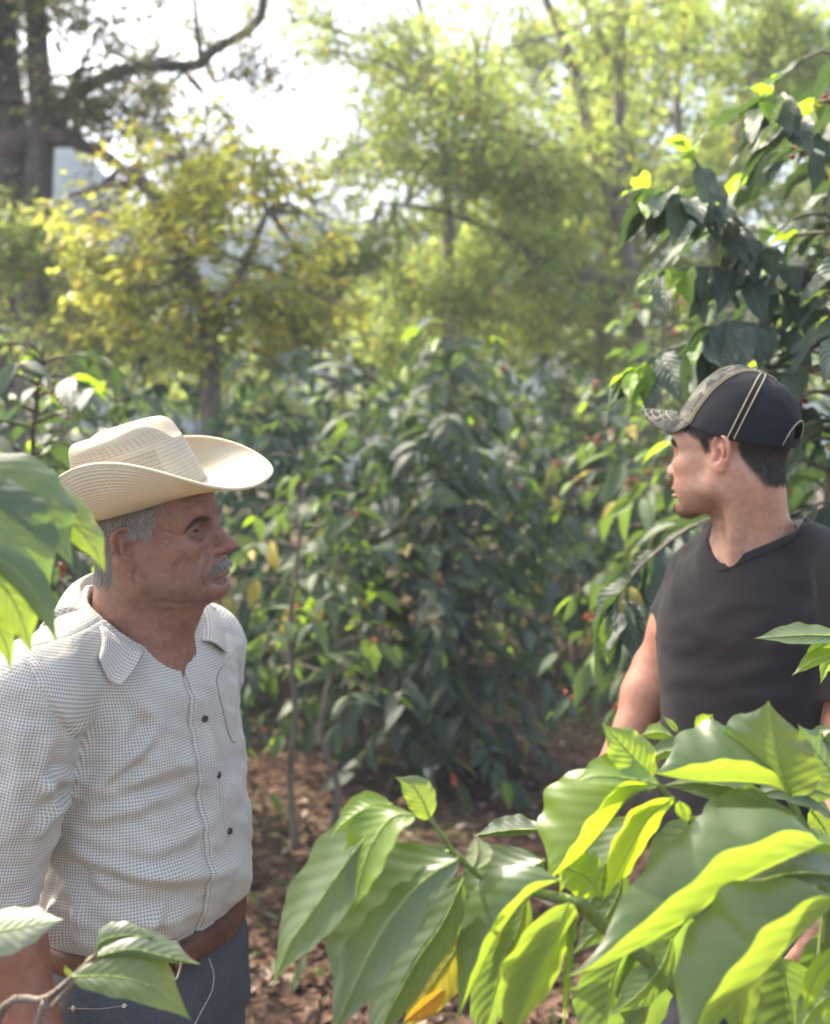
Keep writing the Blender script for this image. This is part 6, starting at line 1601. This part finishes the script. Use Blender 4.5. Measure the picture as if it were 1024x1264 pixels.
RIB = bark_material('leaf_midrib', (0.22, 0.30, 0.08), (0.28, 0.36, 0.11), 40)
_ls = [100]
def big_leaf(parent, mid, A, B, m, d, wave=1.0, arch=0.10, sharp=1.0, label=None):
    """one coffee leaf: midrib base -> tip through (px, py[, depth offset]); A, B: blade edges at the widest point as (dx px, dy px, depth m)"""
    _ls[0] += 1; g = np.random.default_rng(_ls[0])
    nv, nu = 41, 19
    pts = np.array([P(q[0], q[1], d + (q[2] if len(q) > 2 else 0)) for q in mid])
    c = catmull(pts, nv)
    seg = np.r_[0, np.cumsum(np.linalg.norm(np.diff(c, axis=0), axis=1))]; L = seg[-1]; v = seg / L
    w = np.sin(np.pi * np.clip(v, 0, 1) ** 0.80) ** (0.80 * sharp)
    w = w * (1 - 0.72 * np.clip((v - 0.74) / 0.26, 0, 1) ** 0.9); w = np.maximum(w, 0.012); w[:2] = (0.02, 0.12)
    def off(o):
        dx, dy, dd = (*o, 0)[:3]
        return np.array((dx / FPX * d, -dy / FPX * d * SP + dd * CP, -dy / FPX * d * CP - dd * SP))
    a, b = off(A), off(B)
    t = nrm(np.gradient(c, axis=0))
    u = np.linspace(-1, 1, nu)
    na = nrm(np.cross(t, np.broadcast_to(a, t.shape))); nb = nrm(np.cross(np.broadcast_to(b, t.shape), t))
    G = np.zeros((nv, nu, 3)); ph = g.uniform(0, 6.28, 4)
    la, lb = np.linalg.norm(a), np.linalg.norm(b)
    for j, uu in enumerate(u):
        s = abs(uu); vec, nn, ll = (a, na, la) if uu < 0 else (b, nb, lb)
        wv = wave * 0.06 * ll * s ** 2.2 * (np.sin(v * 17 + ph[0] + (1.6 if uu > 0 else 0)) * 0.6 + 0.5 * np.sin(v * 31 + ph[1] + uu)) * np.minimum(1, w * 1.6)
        qu = arch * ll * math.sin(math.pi * s * 0.9) * w
        vein = (0.004 + 0.004 * g.random()) * ll * np.cos(2 * np.pi * (v * 9.5 - s * 2.5)) * math.sin(math.pi * s) * w
        edge = 1 + 0.03 * np.sin(v * 26 + ph[2] + uu) * s
        G[:, j] = c + vec * (s * w * edge)[:, None] + nn * (wv + qu + vein)[:, None]
    U, Vv = np.meshgrid((u + 1) / 2, v)
    o = mesh('leaf', G.reshape(-1, 3), grid_faces(nu, nv), m, parent, uv=np.stack([U, Vv], -1).reshape(-1, 2))
    r = np.interp(v, [0, 1], [0.0011, 0.0003])
    vv, ff = tube(c[::2], r[::2], 5, nv // 2); mesh('midrib', vv, ff, RIB, o)
    if label: o['label'] = label
    return o
def stem_px(parent, pts, r, m=GREEN_STEM):
    v, f = tube([P(*q) if q[2] > 0 else np.array((*q[:2], -q[2])) for q in pts], r, 9, None, 0.02)
    return v, f

pl = empty('coffee_plant', 'big sunlit coffee plant with glowing yellow green leaves in front of the black tee', 'plant', (*P(900, 560, 0.95)[:2], 0))
x0, y0 = P(900, 560, 0.95)[:2]
stems = []
for pts, r in (
    ([(x0, y0, -0.001), (x0, y0, -0.5), (880, 1330, 0.92), (740, 1140, 0.86), (702, 1112, 0.85), (650, 1100, 0.86), (600, 1086, 0.87), (566, 1058, 0.87), (548, 1036, 0.87), (531, 1010, 0.87)], [0.009, 0.007, 0.0040, 0.0026, 0.0016]),
    ([(x0, y0, -0.001), (x0, y0, -0.45), (910, 1330, 0.93), (905, 1150, 0.90), (880, 1060, 0.89), (845, 1008, 0.89), (812, 968, 0.89), (804, 960, 0.89)], [0.009, 0.006, 0.0038, 0.0026, 0.0014]),
    ([(x0, y0, -0.001), (x0, y0, -0.4), (1010, 1250, 0.92), (1012, 1080, 0.90), (985, 1010, 0.90), (974, 983, 0.90)], [0.012, 0.009, 0.006, 0.003])):
    stems.append(stem_px(pl, pts, r))
v, f = merge(stems); mesh('stem', v, f, GREEN_STEM, pl)
for mid, A, B, m, d in (
    # right cluster
    ([(1019, 1041, .03), (970, 1062), (929, 1082), (895, 1100), (850, 1136), (756, 1187, -.02), (702, 1206, -.014)], (-14, -48, -.014), (-28, -62, .042), FG_MID, 0.80),
    ([(1040, 1105, .02), (977, 1164), (950, 1196), (917, 1228), (880, 1270), (835, 1325, -.02)], (-28, -38, -.014), (-62, -48, .04), FG_MID, 0.76),
    ([(1070, 1095, .02), (1010, 1078), (950, 1084), (885, 1112)], (0, -22, .03), (4, 16, 0), FG_OLD, 0.82),
    ([(806, 970), (776, 984), (745, 1024), (710, 1062), (674, 1088)], (-16, -24, -.014), (-62, -30, .04), FG_NEW, 0.86),
    ([(832, 984), (800, 1010), (772, 1058), (752, 1098), (742, 1114)], (-26, -18, -.02), (24, 14, .02), FG_NEW, 0.85),
    ([(968, 978), (950, 970), (915, 966), (870, 965), (830, 960), (806, 954)], (-2, -32, -.014), (-4, -58, .05), FG_MID, 0.87),
    ([(975, 984), (962, 945), (953, 905), (948, 866)], (-52, -12, .03), (42, 2, -.02), FG_OLD, 0.88),
    ([(1045, 975), (1020, 945), (1000, 920), (985, 895)], (-24, 16, 0), (24, -18, .02), FG_OLD, 0.92),
    ([(860, 904), (868, 893), (880, 882)], (-8, -9, 0), (9, 6, 0), FG_NEW, 0.93),
    ([(830, 910), (812, 904), (790, 908)], (0, -9, 0.01), (0, 9, 0), FG_NEW, 0.93),
    ([(836, 904), (828, 893), (818, 884)], (-3, 2, 0), (3, -2, 0), FG_MID, 0.93),
    ([(806, 962), (778, 932), (757, 908), (743, 893)], (-20, 14, -.01), (26, -12, .02), FG_NEW, 0.88),
    ([(814, 969), (780, 962), (740, 958), (704, 968)], (0, -22, .02), (0, 9, -.01), FG_NEW, 0.86),
    ([(948, 985), (900, 972), (860, 966), (818, 970)], (0, -12, .02), (2, 18, -.01), FG_OLD, 0.90),
    ([(968, 1006), (930, 988), (890, 998)], (0, -14, .02), (0, 12, -.01), FG_NEW, 0.88),
    ([(696, 1070), (722, 1082), (742, 1108)], (20, -16, .02), (-18, 16, -.01), FG_NEW, 0.89),
    ([(703, 1114), (682, 1160), (656, 1215), (625, 1300)], (-44, -14, -.014), (40, 12, .03), FG_MID, 0.82),
    ([(705, 1118), (706, 1190), (694, 1280)], (-8, 0, 0), (6, 0, .02), FG_NEW, 0.84),  # added blade: stands for the bright underside edge of the previous leaf
    ([(692, 1086), (650, 1108), (612, 1160), (582, 1222), (562, 1266)], (-10, -17, -.014), (-32, -32, .03), FG_MID, 0.84),
    ([(672, 1062), (632, 1086), (596, 1122), (566, 1172)], (-30, -30, .03), (18, 30, 0), FG_OLD, 0.86),
    ([(838, 990), (843, 1002), (848, 1018)], (-9, 1, 0), (9, -1, 0), FG_NEW, 0.84),
    ([(1015, 1078), (968, 1056), (922, 1084)], (-2, -20, .02), (2, 14, 0), FG_NEW, 0.84),
    ([(1040, 1050), (1015, 1042), (996, 1056)], (-2, -12, .02), (2, 12, 0), FG_NEW, 0.83),
    ([(1040, 1168), (1008, 1204), (990, 1256)], (-11, -9, 0), (12, 9, 0), FG_NEW, 0.80),
    ([(770, 1170), (752, 1230), (745, 1310)], (-44, 0, 0), (42, 0, .02), FG_OLD, 0.92),
    ([(850, 1130), (806, 1200), (790, 1310)], (-44, -10, 0), (44, 10, .02), FG_OLD, 0.93),
    ([(960, 1180), (975, 1240), (985, 1320)], (-54, 0, .02), (54, 0, 0), FG_OLD, 0.90),
    ([(1050, 1140), (1035, 1200), (1010, 1300)], (-40, -4, .02), (44, 0, 0), FG_OLD, 0.92),
    ([(900, 1020), (860, 1040), (820, 1080), (800, 1120)], (-22, -22, .02), (22, 22, 0), FG_OLD, 0.94),
    ([(790, 1010), (770, 1030), (740, 1080), (725, 1130)], (-18, -12, .02), (20, 12, 0), FG_MID, 0.92),
    ([(1000, 1000), (1020, 1030), (1030, 1080)], (-16, 4, .0), (16, -4, 0), FG_MID, 0.92),
    ([(985, 985), (1003, 975), (1030, 985)], (0, -14, .0), (0, 14, 0), FG_OLD, 0.90),
    ([(640, 1140), (618, 1200), (592, 1300)], (-32, -6, 0), (34, 6, .02), FG_OLD, 0.93),
    ([(985, 1010), (935, 1000), (885, 1012), (845, 1040)], (-4, -20, .02), (4, 14, -.01), FG_MID, 0.86),
    ([(1030, 1010), (1000, 985), (960, 975), (925, 985)], (0, -18, .02), (0, 12, -.01), FG_OLD, 0.90),
    ([(735, 1010), (715, 1040), (700, 1075), (690, 1105)], (-14, -8, 0), (14, 8, .01), FG_NEW, 0.90),
    ([(770, 1075), (760, 1110), (735, 1150), (705, 1180)], (-16, -14, 0.01), (18, 12, 0), FG_OLD, 0.90),
    ([(830, 1160), (815, 1195), (785, 1230), (750, 1255)], (-14, -18, .01), (14, 16, 0), FG_MID, 0.87),
    ([(935, 1175), (918, 1215), (912, 1250), (915, 1300)], (-22, -4, .01), (22, 6, 0), FG_MID, 0.86),
    ([(1060, 1215), (1030, 1225), (1000, 1250), (980, 1290)], (-10, -16, .01), (12, 16, 0), FG_MID, 0.84),
    ([(870, 935), (845, 925), (815, 930), (790, 945)], (0, -13, .01), (0, 10, 0), FG_MID, 0.92),
    ([(940, 900), (915, 895), (890, 905)], (0, -12, .01), (0, 10, 0), FG_MID, 0.93),
    ([(1040, 900), (1022, 905), (1005, 930), (1000, 960)], (-12, -6, .01), (14, 6, 0), FG_OLD, 0.93),
    ([(650, 1105), (642, 1140), (625, 1180), (600, 1215)], (-14, -8, .01), (14, 8, 0), FG_MID, 0.88),
    ([(555, 1050), (535, 1060), (505, 1075), (480, 1105)], (-6, -14, .01), (8, 12, 0), FG_OLD, 0.89),
    # middle cluster on the branch tip
    ([(567, 1060), (522, 1088), (472, 1150), (432, 1228), (408, 1290)], (-50, -42, .04), (24, 18, -.014), FG_OLD, 0.83),
    ([(572, 1084), (546, 1140), (512, 1190), (472, 1264), (452, 1310)], (-44, -18, .03), (22, 14, 0), FG_OLD, 0.86),
    ([(512, 1006), (482, 1010), (456, 1048), (441, 1094), (433, 1130)], (-30, -14, .02), (18, 8, -.02), FG_NEW, 0.84),
    ([(484, 993), (452, 998), (425, 1016), (408, 1034)], (-6, -17, .01), (5, 9, 0), FG_NEW, 0.86),
    ([(478, 1000), (432, 1058), (396, 1110), (356, 1168), (336, 1220)], (-30, -28, .03), (24, 22, -.014), FG_MID, 0.85),
    ([(531, 1012), (520, 986), (505, 966), (488, 960)], (-15, 11, 0), (15, -9, .01), FG_MID, 0.87),
    ([(584, 1074), (591, 1052), (587, 1030)], (-15, 0, 0), (17, 0, 0), FG_PALE, 0.87),
    ([(670, 1024), (630, 1025), (584, 1032)], (0, -12, .02), (0, 7, 0), FG_OLD, 0.98),
    ([(600, 1090), (575, 1120), (558, 1170)], (-16, -8, 0), (18, 8, 0), FG_OLD, 0.90)):
    big_leaf(pl, mid, A, B, m, d)
yl = big_leaf(pl, [(572, 1160), (535, 1212), (495, 1275)], (-14, -28, .01), (26, 18, 0), FG_YEL, 0.89, label='yellowing diseased leaf low on the plant')
big_leaf(pl, [(549, 1222), (524, 1242), (496, 1264)], (-5, -9, -.004), (7, 9, -.004), FG_ORA, 0.882, 2.0, label='orange blight patch on the yellowing leaf')  # orange patch of the yellowing leaf, added as a small blade over it

pb = empty('coffee_branch', 'large drooping coffee leaves hanging in front of the older man\'s shoulder', 'plant', (*P(-120, 560, 0.80)[:2], 0))
xb, yb = P(-120, 560, 0.80)[:2]
v, f = stem_px(pb, [(xb, yb, -0.001), (xb, yb, -1.0), (-110, 700, 0.80), (-95, 610, 0.80), (-60, 565, 0.80)], [0.006, 0.0045, 0.002]); mesh('stem', v, f, GREEN_STEM, pb)
for mid, A, B, m, d in (
    ([(-70, 560), (0, 590), (55, 640), (91, 702)], (26, -26, .03), (-16, 18, -.02), FG_OLD, 0.78),
    ([(30, 580), (85, 640), (115, 675), (131, 710)], (13, -13, .02), (-15, 13, 0), FG_MID, 0.80),
    ([(-90, 590), (-10, 640), (40, 690), (62, 738)], (40, -32, .02), (-32, 52, -.02), FG_OLD, 0.76),  # lies in shade: a duller, less translucent leaf material stands for that
    ([(-40, 665), (20, 705), (50, 745), (72, 797)], (15, -11, .01), (-13, 11, 0), FG_OLD, 0.74),
    ([(-50, 690), (0, 720), (25, 760), (39, 808)], (22, -17, .01), (-22, 17, 0), FG_MID, 0.76),  # less glowing leaf material stands for the shade here too
    ([(-90, 700), (-30, 740), (5, 790), (14, 830)], (16, -14, .01), (-20, 16, 0), FG_MID, 0.80)):
    big_leaf(pb, mid, A, B, m, d)

ps = empty('coffee_sprig', 'thin leafy coffee twig with a yellowed leaf in front of the belt', 'plant', (*P(-60, 560, 0.88)[:2], 0))
xs, ys = P(-60, 560, 0.88)[:2]
st = [stem_px(ps, q, r) for q, r in (([(xs, ys, -0.001), (xs, ys, -0.9), (-5, 1264, 0.87), (56, 1233, 0.86), (90, 1206, 0.85), (119, 1178, 0.85)], [0.006, 0.004, 0.0028, 0.0018]),
      ([(xs, ys, -0.85), (46, 1266, 0.86), (62, 1246, 0.855), (94, 1208, 0.85)], [0.004, 0.0022]))]
v, f = merge(st); mesh('stem', v, f, BARK_PALE, ps)
for mid, A, B, m, d in (
    ([(89, 1206), (140, 1206), (190, 1220), (236, 1260)], (8, -24, .02), (-6, 17, -.01), FG_MID, 0.84),
    ([(117, 1182), (160, 1172), (200, 1180), (248, 1191)], (0, -13, .02), (0, 9, 0), FG_OLD, 0.85),
    ([(119, 1179), (124, 1163), (152, 1155), (196, 1158)], (-5, -12, .01), (3, 9, 0), FG_OLD, 0.86),
    ([(92, 1206), (118, 1190), (150, 1191)], (0, -9, .01), (0, 8, 0), FG_YEL, 0.86),
    ([(90, 1206), (84, 1200), (80, 1192)], (-4, 1, 0), (4, -1, 0), FG_MID, 0.86),
    ([(-50, 1156), (0, 1150), (45, 1142), (80, 1135)], (0, -16, .02), (0, 26, -.01), FG_PALE, 0.82)):  # blown-out sunlit top: the glare is put into its pale colour
    big_leaf(ps, mid, A, B, m, d)

pt = empty('coffee_shoot', 'small bright coffee shoot reaching in at chest height beside the black tee', 'plant', (*P(1075, 560, 1.08)[:2], 0))
xt, yt = P(1075, 560, 1.08)[:2]
v, f = stem_px(pt, [(xt, yt, -0.001), (xt, yt, -1.2), (1062, 850, 1.06), (1040, 795, 1.05)], [0.005, 0.0035, 0.0016]); mesh('stem', v, f, GREEN_STEM, pt)
for mid, A, B, m, d in (
    ([(1044, 786), (1000, 784), (960, 786), (931, 788)], (0, -13, .02), (0, 9, -.01), FG_MID, 1.04),
    ([(1044, 806), (1008, 814), (977, 834)], (-2, -10, .01), (2, 7, 0), FG_NEW, 1.03),
    ([(1042, 786), (1012, 800), (990, 824)], (-7, -10, 0), (8, 8, .01), FG_NEW, 1.04),
    ([(1046, 800), (1022, 820), (1012, 845)], (-8, -6, 0), (9, 8, .01), FG_OLD, 1.06)):
    big_leaf(pt, mid, A, B, m, d)
# ------------------------------------------------------------------ humid air
def haze():
    lo, hi = np.array((-950, -950, -1.5)), np.array((950, 950, 36.0))
    V = np.array([(x, y, z) for x in (lo[0], hi[0]) for y in (lo[1], hi[1]) for z in (lo[2], hi[2])])
    F = np.array([(0, 1, 3, 2), (4, 6, 7, 5), (0, 4, 5, 1), (2, 3, 7, 6), (0, 2, 6, 4), (1, 5, 7, 3)])
    m = bpy.data.materials.new('humid_air'); m.use_nodes = True; t = m.node_tree; t.nodes.clear()
    out = t.nodes.new('ShaderNodeOutputMaterial'); vol = t.nodes.new('ShaderNodeVolumePrincipled')
    vol.inputs['Color'].default_value = (0.70, 0.82, 1.0, 1); vol.inputs['Density'].default_value = 0.0045; vol.inputs['Anisotropy'].default_value = 0.0
    t.links.new(vol.outputs[0], out.inputs['Volume'])
    o = mesh('haze', V, F, m, smooth=False); o['kind'] = 'stuff'; o['label'] = 'thin humid haze in the valley air'
haze()
